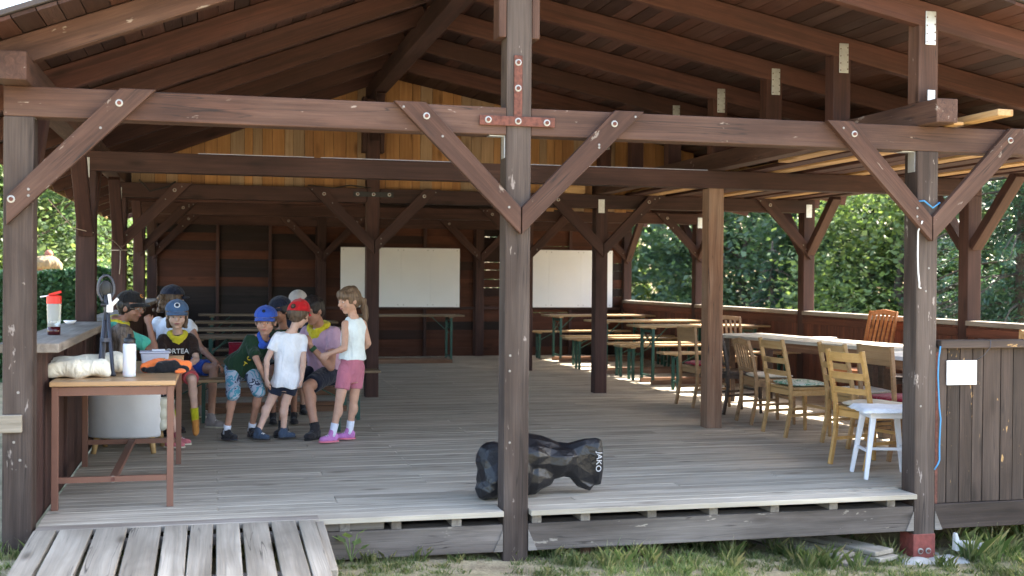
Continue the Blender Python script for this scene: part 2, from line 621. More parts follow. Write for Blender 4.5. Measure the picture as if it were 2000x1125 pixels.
# ================================================================== PAVILION
PW = .16
CX = [0., 2.90, 5.785, 8.663]
RY = [0., 3.49, 6.97, 10.56, 14.0]
ZB0, ZB1 = 2.33, 2.50
ZR = 3.74
XR = 2.98


def zlow(x):
    return ZR - (XR - x) * .388 if x < XR else ZR - (x - XR) * .197


pav = thing('pavilion', 'open timber pavilion with brown stained posts, plank floor and pitched roof', 'pavilion')
# posts
for r, y in enumerate(RY):
    for c, x in enumerate(CX):
        if (r == 1 and c == 1) or (r == 3 and c == 1):
            continue
        if r == 0 and c == 1:
            top = 3.57
        elif c == 1:
            top = 3.57
        else:
            top = ZB0
        bot = (-.20, -.41, -.50, -.55)[c] if r == 0 else -.02
        mat = 'wood_post' if r == 0 else ('wood_newpost' if (r, c) == (1, 2) else 'wood_inner')
        if r == 0 and c == 2:
            bot = -.30
        pw = PW - .004 * (c == 1 and r > 0)
        po = timber('post', (x + PW / 2, y + PW / 2, bot), (x + PW / 2, y + PW / 2, top), pw, pw, mat, pav, up=(0, 1, 0), bevel=.008)
        if r == 0 and c == 2:
            obj('steel_foot', MB().box(x - .004, x + PW + .004, y - .004, y + PW + .004, -.462, -.285), 'paint_red', po, I4, bevel=.004)
            for bx in (.05, .11):
                bolt(po, x + bx, -.004, -.40)
        if r == 0 and c == 1:
            obj('paint_band', MB().box(x - .003, x + PW + .003, y - .003, y + PW + .003, -.45, -.33), 'paint_red', po, I4)
        for k in range(3):
            if r == 0:
                bolt(po, x + random.uniform(.03, .13), y, random.uniform(.3, 1.6), mesh=SCREW)
# cross beams (rows); they butt against the ridge posts
for r, y in enumerate(RY):
    mat = 'wood_front' if r == 0 else 'wood_inner'
    segs = [(0., CX[1]), (CX[1] + PW, CX[3] + PW)] if r in (0, 2, 4) else [(0., CX[3] + PW)]
    for a, b in segs:
        timber('cross_beam', (a, y + PW / 2, (ZB0 + ZB1) / 2), (b, y + PW / 2, (ZB0 + ZB1) / 2), PW - .003, ZB1 - ZB0, mat, pav)
# galvanised brackets and T plate on the front ridge post
tp = obj('tee_plate', MB().box(2.945, 2.998, -.012, 0, 2.41, 2.825).box(2.726, 3.208, -.018, -.004, 2.385, 2.445), 'rust', pav, I4, bevel=.003)
for bx, bz in ((2.97, 2.78), (2.97, 2.62), (2.97, 2.415), (2.78, 2.418), (3.155, 2.412)):
    bolt(tp, bx, -.012 if bz > 2.5 else -.018, bz)
for (x, r) in ((CX[1], 0), (CX[2], 0), (0.16, 0)):
    obj('angle_bracket', MB().box(x - .006, x - .0005, .03, .11, ZB0 - .14, ZB0 - .006).box(x - .10, x - .0005, .03, .11, ZB0 - .006, ZB0 - .001), 'steel_zinc', pav, I4)
# white plate ends under the beams on inner rows
for (x, y) in ((CX[2], 6.97), (CX[3], 6.97), (CX[3], 10.56), (0., 3.49), (0., 6.97), (0., 10.56)):
    obj('nail_plate', MB().box(x + .03, x + .11, y - .006, y, ZB0 - .06, ZB0 + .11), 'steel_zinc', pav, I4)
jp = obj('joint_plate', MB().box(2.74, 3.22, 6.955, 6.968, 2.40, 2.46), 'cable', pav, I4)
for bx in (2.79, 2.98, 3.17):
    bolt(jp, bx, 6.955, 2.43)
# ridge, purlins
timber('ridge_beam', (XR, -.25, 3.655), (XR, 14.35, 3.655), PW, .17, 'wood_inner', pav)
for c in (0, 2, 3):
    timber('purlin', (CX[c] + PW / 2 - .01 * (c == 0), -.21, 2.58), (CX[c] + PW / 2 - .01 * (c == 0), 14.25, 2.58), PW, .158, 'wood_front' if c != 3 else 'wood_inner', pav)
# cleats beside the ridge posts
for r in (0, 2, 4):
    for s in (-1, 1):
        xc = XR + s * (PW / 2 + .027)
        timber('cleat', (xc, RY[r] + .08, 2.935), (xc, RY[r] + .08, 3.60), .05, .15, 'wood_front' if r == 0 else 'wood_inner', pav, up=(0, 1, 0))
timber('ridge_brace', (XR, 6.90, 3.10), (XR, 6.36, 3.58), .10, .10, 'wood_inner', pav, up=(1, 0, 0))


# braces
def brace_x(x, y, s, mat, zlo=1.715, front=True):
    """flat board on the face of post and beam; x = post middle, s = direction"""
    z1 = 2.505
    wv = .165                                   # horizontal width
    yb, yf = (y - .046, y - .001)
    pts = [(x + s * .004, zlo), (x + s * .80, z1), (x + s * (.80 - wv - .03), z1), (x + s * .004, zlo + wv)]
    L = V((.796, 0, .79)).normalized()
    ex = V((s * L.x, 0, L.z))
    ey = V((0, 1, 0))
    ez = ex.cross(ey)
    org = V((x, y, zlo))
    R3 = Matrix((ex, ey, ez)).transposed()
    wm = R3.to_4x4()
    wm.translation = org
    inv = wm.inverted()
    vs = [inv @ V((px, yy, pz)) for yy in (yb, yf) for px, pz in pts]
    fs = [(0, 1, 2, 3), (7, 6, 5, 4), (0, 4, 5, 1), (1, 5, 6, 2), (2, 6, 7, 3), (3, 7, 4, 0)]
    if s < 0:
        fs = [tuple(reversed(q)) for q in fs]
    b = obj('brace', MB().add(vs, fs), mat, pav, wm, bevel=.004)
    bolt(b, x + s * .60, yb, 2.42)
    if s > 0 and x < 1:
        bolt(b, x + s * .03, yb, 1.86)
    for k in range(3):
        t = random.choice((.08, .12, .74, .68, .5))
        bolt(b, x + s * t, yb, min(zlo + .07 + t * .99 + random.uniform(-.03, .05), 2.47), mesh=SCREW)


brace_x(.02, 0, 1, 'wood_front')
for c in (1, 2):
    for s in (-1, 1):
        brace_x(CX[c] + .09, 0, s, 'wood_front')
brace_x(CX[3] + .09, 0, -1, 'wood_front')
for r in (2, 3, 4):
    for c in range(4):
        if r == 3 and c == 1:
            continue
        for s in (-1, 1):
            if (c == 0 and s < 0) or (c == 3 and s > 0):
                continue
            brace_x(CX[c] + .09, RY[r], s, 'wood_inner')
for c in (0, 3):                                        # along the side walls
    for r in range(5):
        for s in (-1, 1):
            if (r == 0 and s < 0) or (r == 4 and s > 0):
                continue
            y = RY[r] + .08
            xx = CX[c] + .08
            timber('brace', (xx, y + s * .08, 1.80), (xx, y + s * .76, 2.50), .10, .12, 'wood_inner', pav, up=(1, 0, 0))
# rafters, struts
for k in range(14):
    y = .045 + k * 1.14 - (.0 if k else 0)
    yl = y
    timber('rafter', (-.62, yl, zlow(-.62) + .085), (XR, yl, zlow(XR) + .085), .08, .158, 'wood_front' if k == 0 else 'wood_rafter', pav)
    yr = y if k != 6 else y + .42
    timber('rafter', (XR + .002, yr, zlow(XR) + .085), (9.45, yr, zlow(9.45) + .085), .08, .166, 'wood_rafter', pav)
    if k < 12:
        zt = zlow(5.865) + .04
        st = timber('strut', (5.865, y + .03, 2.660), (5.865, y + .03, zt), .15, .13, 'wood_front' if k == 0 else 'wood_rafter', pav, up=(0, 1, 0))
        pl = obj('nail_plate', MB().box(5.835, 5.915, y - .0455, y - .0375, 3.055, 3.285), 'steel_zinc', st, I4, bevel=.006)
        for q in range(8):
            bolt(pl, 5.845 + .06 * (q % 2), y - .0455, 3.075 + .055 * (q // 2) + .01 * (q % 2), mesh=None).scale = (.3, .3, .3)
obj('nail_plate', MB().box(5.83, 5.885, -.040, -.031, 2.662, 2.74), 'steel_zinc', pav, I4)
# roof boards along the ridge
roof = thing('roof', None, None)
place(roof, I4, pav)


def deck(x0, x1, sgn):
    n = 0
    x = x0
    slope = .388 if sgn < 0 else -.197
    nrm = V((-slope, 0, 1)).normalized()
    d = V((1, 0, slope)).normalized()
    while x < x1 - .02:
        wd = random.uniform(.105, .15)
        xe = min(x + wd * d.x, x1)
        xm = (x + xe) / 2
        ctr = V((xm, 0, zlow(xm) + .172)) + nrm * (.012 + random.uniform(0, .003))
        cut = random.uniform(3., 11.)
        for a, b in ((-.38 + random.uniform(-.01, .01), cut), (cut + .004, 14.45)):
            timber('roof_board', (ctr.x, a, ctr.z), (ctr.x, b, ctr.z), (xe - x) / d.x - .006, .02, 'wood_roof', roof, up=nrm, bevel=0)
        x = xe


deck(-.72, XR, -1)
deck(XR, 9.55, 1)
vs = []
for x in (-.75, XR, 9.58):
    for y in (-.40, 14.47):
        vs.append((x, y, zlow(x) + .205))
for x in (-.75, XR, 9.58):
    for y in (-.40, 14.47):
        vs.append((x, y, zlow(x) + .235))
obj('roof_cover', MB().add(vs, [(0, 1, 3, 2), (2, 3, 5, 4), (6, 8, 9, 7), (8, 10, 11, 9), (0, 2, 8, 6), (2, 4, 10, 8), (1, 7, 9, 3), (3, 9, 11, 5), (0, 6, 7, 1), (4, 5, 11, 10)]), 'roof_felt', roof, I4)
timber('fascia', (-.70, -.395, zlow(-.70) + .165), (-.70, 14.45, zlow(-.70) + .165), .02, .12, 'wood_sawn', pav)
# gable partition of upright pallet boards above the third beam row
gab = thing('gable_wall', None, None)
place(gab, I4, pav)
x = .20
while x < 8.6:
    wd = random.uniform(.095, .165)
    if not (7.1 < x < 7.25):
        xm = x + wd / 2
        z0 = random.uniform(2.27, 2.31) if 4.9 < x < 6.3 else 2.37
        yy = 7.155 + random.uniform(0, .006)
        ex_ = .165 if xm > XR else .14
        gb_ = timber('gable_board', (xm, yy, z0), (xm, yy, 3.0), .02, wd - .005, 'wood_gable', gab, up=(1, 0, 0), bevel=0)
        for v_ in gb_.data.vertices:
            if v_.co.x > .1:
                v_.co.x = zlow(xm + v_.co.z) + ex_ - z0
    x += wd
timber('gable_rail', (.17, 7.175, 2.325), (2.88, 7.175, 2.325), .03, .05, 'wood_rafter', gab)
# floor: joists and boards
for x in (.30, .74, 1.18, 1.62, 1.92, 2.233, 2.607, 2.955, 3.12, 3.44, 3.889, 4.315, 4.753, 5.184, 5.616, 6.05, 6.5, 6.95, 7.4, 7.85, 8.3, 8.62):
    timber('joist', (x, .012 if x < 5.8 else .07, -.0645), (x, 14.1, -.0645), .062, .057, 'wood_old', pav, bevel=.003)
flo = thing('floor', None, None)
place(flo, I4, pav)
y = -.05
row = 0
while y < 14.1:
    wd = .118 if row else .16
    cuts = [0.17 if y > .0 else .0] + sorted(random.sample([1.18, 1.92, 2.607, 3.44, 4.315, 5.184, 6.05, 6.95], 2)) + [8.66]
    if y < .16:
        cuts[0] = .175
        if y + wd > .0:
            cuts = [.175, 2.895, 3.065, 5.78]
    for i in range(len(cuts) - 1):
        a, b = cuts[i], cuts[i + 1]
        if (y < .16 and abs(a - 2.895) < 1e-6):
            continue
        timber('floor_board', (a + .002, y + wd / 2, -.018 + random.uniform(-.0015, .0015)), (b - .002, y + wd / 2, -.018 + random.uniform(-.0015, .0015)), wd - random.uniform(.004, .008), .033, 'wood_floor', flo, bevel=.003)
    y += wd
    row += 1
obj('subfloor', MB().box(.2, 8.6, .2, 14.05, -.115, -.105), 'wood_walldark', flo, I4)
# sill beams at the front
timber('sill_beam', (1.78, .08, -.1785), (CX[1] - .001, .08, -.1785), .15, .171, 'wood_sill', pav)
timber('sill_beam', (CX[1] + PW + .001, .08, -.1785), (CX[2] - .001, .08, -.1785), .15, .171, 'wood_sill', pav)
timber('sill_beam', (CX[2] + PW + .001, .08, -.172), (9.2, .08, -.172), .15, .172, 'wood_panel', pav)
timber('sill_block', (1.80, .045, -.066), (2.16, .045, -.066), .05, .052, 'wood_old', pav)
for x0 in (CX[1], CX[2]):
    for s in (-1, 1):
        e = x0 if s < 0 else x0 + PW
        obj('gusset', MB().add([(e + s * .002, -.004, -.13), (e + s * .06, -.004, -.26), (e + s * .002, -.004, -.26), (e + s * .002, .003, -.13), (e + s * .06, .003, -.26), (e + s * .002, .003, -.26)], [(0, 1, 2), (5, 4, 3), (0, 3, 4, 1), (1, 4, 5, 2), (2, 5, 3, 0)]), 'wood_old', pav, I4)
# front panel right of the opening
pan = thing('front_panel', None, None)
place(pan, I4, pav)
x = 5.948
while x < 8.6:
    wd = random.choice((.085, .10, .12, .14))
    timber('panel_board', (x + wd / 2, .035 + random.uniform(-.004, .004), -.083), (x + wd / 2, .035, 1.0), .022, wd - .006, 'wood_panel', pan, up=(1, 0, 0), bevel=.002)
    x += wd
timber('panel_board', (5.955, .012, -.08), (5.955, .012, .96), .02, .02, 'rust', pan, up=(1, 0, 0), bevel=0, label='narrow reddish edge strip')
timber('cap_rail', (5.965, .04, 1.012), (8.66, .04, 1.012), .13, .055, 'wood_panel', pan)
timber('rail', (5.95, .085, .25), (8.66, .085, .25), .05, .08, 'wood_inner', pan)
# side parapets
for side, x, y0 in (('l', 0., .165), ('r', CX[3], .0)):
    wp = thing('parapet', None, None)
    place(wp, I4, pav)
    yy = y0
    while yy < 13.98:
        wd = random.choice((.09, .11, .13))
        xx = x + (.135 if side == 'l' else .02)
        timber('parapet_board', (xx, yy + wd / 2, -.02), (xx, yy + wd / 2, .985), wd - .005, .022, 'wood_parapet' if side == 'r' else 'wood_inner', wp, up=(1, 0, 0), bevel=0)
        yy += wd
    for r in range(4):
        ya, yb = RY[r] + PW + .002, RY[r + 1] - .002
        if side == 'l':
            timber('cap_rail', (.11, ya, 1.015), (.11, yb, 1.015), .34 if r == 0 else .22, .055, 'wood_cap', wp)
        else:
            timber('cap_rail', (x + .06, ya, 1.015), (x + .06, yb, 1.015), .17, .05, 'wood_cap', wp)
            timber('rail', (x + .0, ya, .92), (x + .0, yb, .92), .025, .09, 'wood_parapet', wp)
for yy in (1.55, 2.7):
    timber('parapet_post', (.155, yy, .0), (.155, yy, .985), .07, .03, 'wood_inner', pav, up=(1, 0, 0))
# back wall
bw = thing('back_wall', None, None)
place(bw, I4, pav)
studs = [.16, 1.18, 2.08, 2.90, 3.9, 4.85, 5.785, 6.75, 7.62, 8.66]
z = .0
row = 0
while z < 2.35:
    hgt = random.uniform(.145, .165)
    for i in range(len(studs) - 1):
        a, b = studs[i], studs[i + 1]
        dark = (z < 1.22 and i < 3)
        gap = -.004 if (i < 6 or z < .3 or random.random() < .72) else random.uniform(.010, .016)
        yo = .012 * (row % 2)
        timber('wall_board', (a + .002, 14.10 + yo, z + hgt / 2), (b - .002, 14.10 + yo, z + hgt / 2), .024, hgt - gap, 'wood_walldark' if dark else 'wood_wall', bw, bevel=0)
    z += hgt
    row += 1
for s in studs[1:-1]:
    timber('stud', (s, 14.06, 0), (s, 14.06, 2.33), .055, .05, 'wood_inner', bw, up=(0, 1, 0))
timber('shelf_rail', (3.0, 14.05, .88), (8.6, 14.05, .88), .06, .05, 'wood_inner', bw)
z = 2.33
while z < 3.9:
    hgt = .155
    xa = XR - (ZR + .15 - z - hgt) / .388
    xb = XR + (ZR + .15 - z - hgt) / .197
    if xb > xa + .3:
        timber('wall_board', (max(xa, .0), 14.2, z + hgt / 2), (min(xb, 8.8), 14.2, z + hgt / 2), .024, hgt - .004, 'wood_wall', bw, bevel=0)
    z += hgt
# grey board nailed to the outside of the left post
timber('nailed_board', (-.6, -.016, .60), (.108, -.016, .602), .024, .10, 'wood_ramp', pav, label='short grey weathered board nailed across the left post')
# LED strips along the second beam
for a, b in ((1.0, 2.0), (2.06, 3.4), (3.9, 5.9)):
    obj('light_strip', MB().box(a, b, 3.52, 3.535, 2.5005, 2.508), 'led', pav, I4)
# ramp
ramp = thing('plank_ramp', 'pale grey plank ramp leading onto the pavilion floor', 'ramp', (.95, -.06, -.01))
ex = [.165, .305, .50, .685, .872, 1.018, 1.160, 1.308, 1.472, 1.630, 1.745]
for i in range(10):
    j = random.uniform(-.01, .01)
    timber('ramp_plank', ((ex[i] + ex[i + 1]) / 2, -.055 + j * .4, -.015 + random.uniform(-.003, .003)), ((ex[i] + ex[i + 1]) / 2 + random.uniform(-.012, .012), -1.75, -.088), ex[i + 1] - ex[i] - .019, .032, 'wood_ramp', ramp, bevel=.004)
for yy, zz in ((-.2, -.06), (-1.0, -.095), (-1.6, -.12)):
    timber('ramp_bearer', (.2, yy, zz), (1.72, yy, zz), .07, .055, 'wood_old', ramp)
obj('ramp_strip', MB().box(.18, 1.76, -.055, .05, -.034, .004), 'wood_cap', ramp, I4, bevel=.003)
timber('ramp_side', (1.765, -.05, -.09), (1.765, -.9, -.17), .05, .16, 'wood_ramp', ramp)
# ================================================================== VEGETATION
def np_mesh(name, verts, k, mat):
    """verts: (n*k,3) array, polygons of k corners each"""
    n = len(verts) // k
    me = bpy.data.meshes.new(name)
    me.vertices.add(n * k)
    me.vertices.foreach_set('co', verts.astype(np.float32).ravel())
    me.loops.add(n * k)
    me.loops.foreach_set('vertex_index', np.arange(n * k, dtype=np.int32))
    me.polygons.add(n)
    me.polygons.foreach_set('loop_start', np.arange(0, n * k, k, dtype=np.int32))
    me.polygons.foreach_set('loop_total', np.full(n, k, dtype=np.int32))
    me.update(calc_edges=True)
    me.materials.append(M[mat])
    return me


def leaves(rng, pos, size, tilt=.6, droop=None, asp=.75):
    """kite-shaped leaves, corners bent a little, at pos (n,3)"""
    n = len(pos)
    nrm = rng.normal(0, tilt, (n, 3))
    nrm[:, 2] += 1.
    nrm /= np.linalg.norm(nrm, axis=1)[:, None]
    a = rng.normal(0, 1, (n, 3))
    if droop is not None:
        a = a * .45 + droop
    a -= nrm * (a * nrm).sum(1)[:, None]
    a /= np.linalg.norm(a, axis=1)[:, None] + 1e-9
    b = np.cross(nrm, a)
    s = (size * rng.uniform(.45, 1.5, n))[:, None]
    bend = nrm * s * rng.uniform(-.22, .05, n)[:, None]
    p0 = pos - a * s * .5
    p1 = pos + b * s * .5 * asp + bend
    p2 = pos + a * s * .55
    p3 = pos - b * s * .5 * asp + bend
    return np.stack([p0, p1, p2, p3], 1).reshape(-1, 3)


def crown_mesh(name, seed, rx, rz, n_cl, per, size, mat, cz, low=-.95):
    rng = np.random.default_rng(seed)
    lob = rng.normal(0, 1, (7, 3))
    lob /= np.linalg.norm(lob, axis=1)[:, None]
    d = rng.normal(0, 1, (n_cl * 2, 3))
    d /= np.linalg.norm(d, axis=1)[:, None]
    d = d[d[:, 2] > low][:n_cl]
    r = rng.uniform(.45, 1., len(d)) ** .6
    bulge = 1 + .22 * np.max(d @ lob.T, axis=1) - .12
    c = d * (r * bulge)[:, None] * np.array([rx, rx, rz])
    c[:, 2] += cz
    cr = rng.uniform(.22, .70, len(c))
    g = rng.normal(0, 1, (len(c), per, 3)) * cr[:, None, None] * np.array([1, 1, .38])
    pos = (c[:, None, :] + g).reshape(-1, 3)
    return np_mesh(name, leaves(rng, pos, size, .55), 4, mat)


def trunk_mesh(name, seed, h, r0, cz, rx, n=11):
    rng = random.Random(seed)
    mb = MB()
    pts = [V((0, 0, -.4))]
    for i in range(1, 8):
        pts.append(V((rng.uniform(-.12, .12) * i * .4, rng.uniform(-.12, .12) * i * .4, h * i / 7)))
    mb.tube(pts, [r0 * (1 - .11 * i) for i in range(8)], 9)
    for k in range(n):
        t = rng.uniform(.25, .95)
        b = pts[0].lerp(pts[-1], t)
        an = k * 2.4 + rng.uniform(-.4, .4)
        L = rx * rng.uniform(.55, .95)
        e = b + V((math.cos(an) * L, math.sin(an) * L, L * rng.uniform(.15, .6)))
        mid = b.lerp(e, .5) + V((0, 0, rng.uniform(-.1, .25)))
        mb.tube([b, mid, e], [r0 * .36, r0 * .22, r0 * .06], 6)
    me = mb.mesh(name)
    me.materials.append(M['bark'])
    return me


CR = [crown_mesh('crown', 11, 2.5, 3.6, 260, 66, .145, 'leaf_maple', 3.6),
      crown_mesh('crown', 23, 2.3, 3.4, 240, 66, .13, 'leaf_bright', 3.4),
      crown_mesh('crown', 37, 2.7, 3.9, 260, 60, .16, 'leaf_deep', 3.8)]
TR = [trunk_mesh('trunk', 3 + i, 6.2, .17, 3.5, 2.4) for i in range(3)]


def tree(x, y, z, kind, sc, rz, label, group):
    t = thing('broadleaf_tree', label, 'tree', (x, y, z), rz, group)
    t.scale = (sc, sc, sc)
    WM[t.name] = WM[t.name] @ Matrix.Scale(sc, 4)
    t.matrix_basis = WM[t.name]
    obj('trunk', TR[kind], None, t, smooth=True)
    obj('crown', CR[kind], None, t)
    return t


gR = 'trees outside the right side of the pavilion'
for a in [
    (12.6, 17.0, -1.9, 0, 1.0, .3, 'green maple tree seen between the whiteboard corner and the second right-hand post'),
    (14.6, 20.5, -2.2, 2, 1.15, 1.9, 'dark green tree deep behind the far right-hand opening'),
    (13.4, 13.4, -2.2, 0, 1.1, 4.1, 'broad maple tree filling the middle right-hand opening'),
    (12.4, 10.4, -2.0, 1, .95, 2.2, 'yellow-green sunlit tree right of the second right-hand post'),
    (16.2, 15.0, -2.4, 2, 1.3, .8, 'tall shaded tree behind the sunlit tree on the right'),
    (11.3, 23.5, -1.6, 1, .95, 5.2, 'bright low tree beyond the far corner post on the right'),
    (14.8, 9.2, -2.3, 2, 1.15, 3.3, 'dark leafy tree behind the right front post'),
    (12.0, 30.0, -1.8, 2, 1.2, 2.7, 'farthest dark tree seen past the back corner on the right'),
    (17.5, 10.0, -2.6, 0, 1.35, 5.0, 'tall green tree behind the spruce at the right edge'),
]:
    a = ((a[0] - 1.16) * 1.38 + 1.16, (a[1] + 7.06) * 1.38 - 7.06, a[2] - .4, a[3], a[4] * 1.08) + a[5:]
    tree(*a, gR)
gL = 'trees behind the hedge on the left'
for a in [
    (-3.6, 24.0, -.1, 0, 1.0, 1.1, 'green tree behind the clipped hedge left of the left front post brace'),
    (-5.6, 22.5, -.1, 1, .95, 2.1, 'pale green tree at the left edge behind the hedge'),
    (-2.0, 29.0, -.2, 1, 1.1, 4.4, 'sunlit tree seen in the slits between the left wall posts'),
    (-6.5, 30.0, -.1, 2, .95, .7, 'tall dark tree farthest back on the left'),
    (-3.2, 34.0, -.1, 2, 1.0, 3.0, 'shaded tree behind the sunlit one on the left'),
    (.8, 33.0, -.2, 0, 1.2, 5.5, 'green tree standing behind the back left corner of the pavilion'),
]:
    tree(*a, gL)


def spruce(x, y, z, h, rb, seed, label):
    t = thing('spruce_tree', label, 'tree', (x, y, z))
    rng = np.random.default_rng(seed)
    mb = MB().tube([(0, 0, -.3), (0, 0, h * .5), (0, 0, h)], [.2, .12, .02], 9)
    pos, dr = [], []
    zz = .3
    while zz < h - .2:
        R = rb * (1 - zz / h) ** .85 + .1
        nb = 9
        for k in range(nb):
            an = rng.uniform(0, 6.283)
            d = np.array([math.cos(an), math.sin(an), 0.])
            L = R * rng.uniform(.75, 1.1)
            e = d * L + np.array([0, 0, zz - .28 * L])
            mb.tube([(0, 0, zz), tuple(d * L * .5 + np.array([0, 0, zz - .06 * L])), tuple(e)], [.022, .014, .004], 5)
            m = int(70 * L)
            t_ = rng.uniform(.12, 1., m)
            side = np.cross(d, [0, 0, 1.])
            off = rng.uniform(-1, 1, m) * .30 * L * (1.05 - t_)
            pz = zz - .28 * L * t_ ** 1.6 - np.abs(off) * .35 - rng.uniform(0, .16, m)
            pos.append(np.stack([d[0] * L * t_ + side[0] * off, d[1] * L * t_ + side[1] * off, pz], 1))
            dd = np.outer(np.ones(m), d) * .8 + side[None] * np.sign(off)[:, None] * .8
            dd[:, 2] = -.7
            dr.append(dd)
        zz += .24
    pos = np.concatenate(pos)
    dr = np.concatenate(dr)
    obj('trunk', mb, 'bark', t, smooth=True)
    obj('crown', np_mesh('crown', leaves(rng, pos, .15, .5, dr, .24), 4, 'leaf_spruce'), None, t)


spruce(14.6, 10.3, -2.3, 9.5, 2.9, 5, 'dark spruce with drooping branches at the right edge of the photo')
spruce(14.5, 19.5, -2.2, 4.6, 1.3, 6, 'small spruce below the maple in the middle right-hand opening')
spruce(19.0, 9.2, -2.6, 10., 2.9, 8, 'tall spruce farthest right behind the nearer spruce')


# clipped hedge
def hedge():
    t = thing('clipped_hedge', 'dark green clipped hedge with a flat top outside the left opening', 'hedge', (-3.4, 14.0, 0))
    rng = np.random.default_rng(4)
    n = 30000
    x = rng.uniform(-3.2, 2.9, n)
    u = rng.uniform(0, 1, n)
    y = np.where(u < .5, -.9 + np.abs(rng.normal(0, .09, n)), rng.uniform(-.9, .9, n))
    z = np.where(u < .5, rng.uniform(-.3, 1.5, n), 1.5 - np.abs(rng.normal(0, .07, n)))
    z += .05 * np.sin(x * 3.1) + .03 * np.sin(x * 9 + y * 4)
    obj('foliage', np_mesh('foliage', leaves(rng, np.stack([x, y, z], 1), .075, 1.0), 4, 'leaf_hedge'), None, t)
    mb = MB()
    for k in range(9):
        xx = -3 + k * .72
        mb.tube([(xx, .1, -.3), (xx + .05, 0, .6), (xx - .03, .05, 1.3)], [.035, .025, .01], 6)
    obj('stems', mb, 'bark', t)
    obj('inner_twigs', MB().box(-3.1, 2.8, -.66, .66, -.3, 1.34), 'leaf_hedge', t)


hedge()


# far wood: one mass behind everything
def far_wood():
    rng = np.random.default_rng(9)
    cl = []
    for _ in range(1500):
        if rng.uniform() < .62:
            an = math.radians(rng.uniform(16, 70))
        else:
            an = math.radians(rng.uniform(-28, 8))
        R = rng.uniform(38, 52)
        cl.append((1.2 + math.sin(an) * R, -7 + math.cos(an) * R, rng.uniform(-3, 15 if an > .2 else 6)))
    c = np.array(cl)
    pos = (c[:, None, :] + rng.normal(0, 1, (len(c), 26, 3)) * np.array([1.1, 1.1, .8])).reshape(-1, 3)
    o = obj('far_wood', np_mesh('far_wood', leaves(rng, pos, .5, .8), 4, 'leaf_deep'), None)
    tag(o, 'far-off wood forming one green mass behind the trees', 'wood', kind='stuff')


far_wood()


# grass tufts along the front
def grass():
    rng = np.random.default_rng(12)
    nc = 5200
    cx = rng.uniform(-1.2, 8.2, nc)
    cy = rng.uniform(-1.3, .55, nc)
    dens = np.array([noise.noise(V((a * 1.6, b * 1.6, 3))) for a, b in zip(cx, cy)])
    keep = (dens + rng.uniform(-.4, .5, nc) > -.12) & ~((cx > .12) & (cx < 1.8) & (cy < .0))
    keep &= ~((cy > .15) & (rng.uniform(0, 1, nc) < .75)) & ~((cx > 5.62) & (cx < 6.12) & (cy > -.2))
    cx, cy, dens = cx[keep], cy[keep], dens[keep]
    nc = len(cx)
    tall = rng.uniform(.018, .055, nc) * (1 + .5 * np.clip(dens, 0, 1))
    tall *= np.where((cy > -.30) & (rng.uniform(0, 1, nc) < .22), rng.uniform(1.6, 3.0, nc), 1.)
    tall *= np.where(cx > 6.0, 1.7, 1.) * np.where((cx > 1.8) & (cx < 2.9), .8, 1.)
    tone = rng.uniform(0, 6.283, nc)
    per = 34
    n = nc * per
    x = np.repeat(cx, per) + rng.normal(0, .022, n)
    y = np.repeat(cy, per) + rng.normal(0, .022, n)
    z = np.repeat(np.array([gz(a, b) for a, b in zip(cx, cy)]), per) - .012
    h = np.repeat(tall, per) * rng.uniform(.45, 1.25, n)
    an = np.repeat(tone, per) * .3 + rng.uniform(0, 6.283, n)
    ln = h * rng.uniform(.15, 1.1, n)
    wd = rng.uniform(.0007, .0016, n)
    dx, dy = np.cos(an), np.sin(an)
    lv = []
    for t, wf in ((0., 1.), (.5, .85), (.82, .5)):
        bx, by, bz = x + dx * ln * t ** 2, y + dy * ln * t ** 2, z + h * t * (1.12 - .12 * t)
        lv.append((np.stack([bx - dy * wd * wf, by + dx * wd * wf, bz], 1), np.stack([bx + dy * wd * wf, by - dx * wd * wf, bz], 1)))
    tip = np.stack([x + dx * ln, y + dy * ln, z + h], 1)
    poly = [lv[0][0], lv[0][1], lv[1][1], lv[2][1], tip, lv[2][0], lv[1][0]]
    me = np_mesh('grass', np.stack(poly, 1).reshape(-1, 3), 7, 'grass_blade')
    tag(obj('grass', me, None), 'uneven tufts of dry and green grass along the front', 'grass', kind='stuff')


grass()
# ================================================================== FURNITURE
def text_mesh(body, size, mat, depth=.0015, align='CENTER'):
    cu = bpy.data.curves.new('lettering', 'FONT')
    cu.body = body
    cu.size = size
    cu.align_x = align
    cu.align_y = 'CENTER'
    cu.extrude = depth
    cu.resolution_u = 4
    o = bpy.data.objects.new('lettering_tmp', cu)
    COL.objects.link(o)
    dg = bpy.context.evaluated_depsgraph_get()
    me = bpy.data.meshes.new_from_object(o.evaluated_get(dg))
    bpy.data.objects.remove(o)
    me.materials.clear()
    me.materials.append(M[mat])
    return me


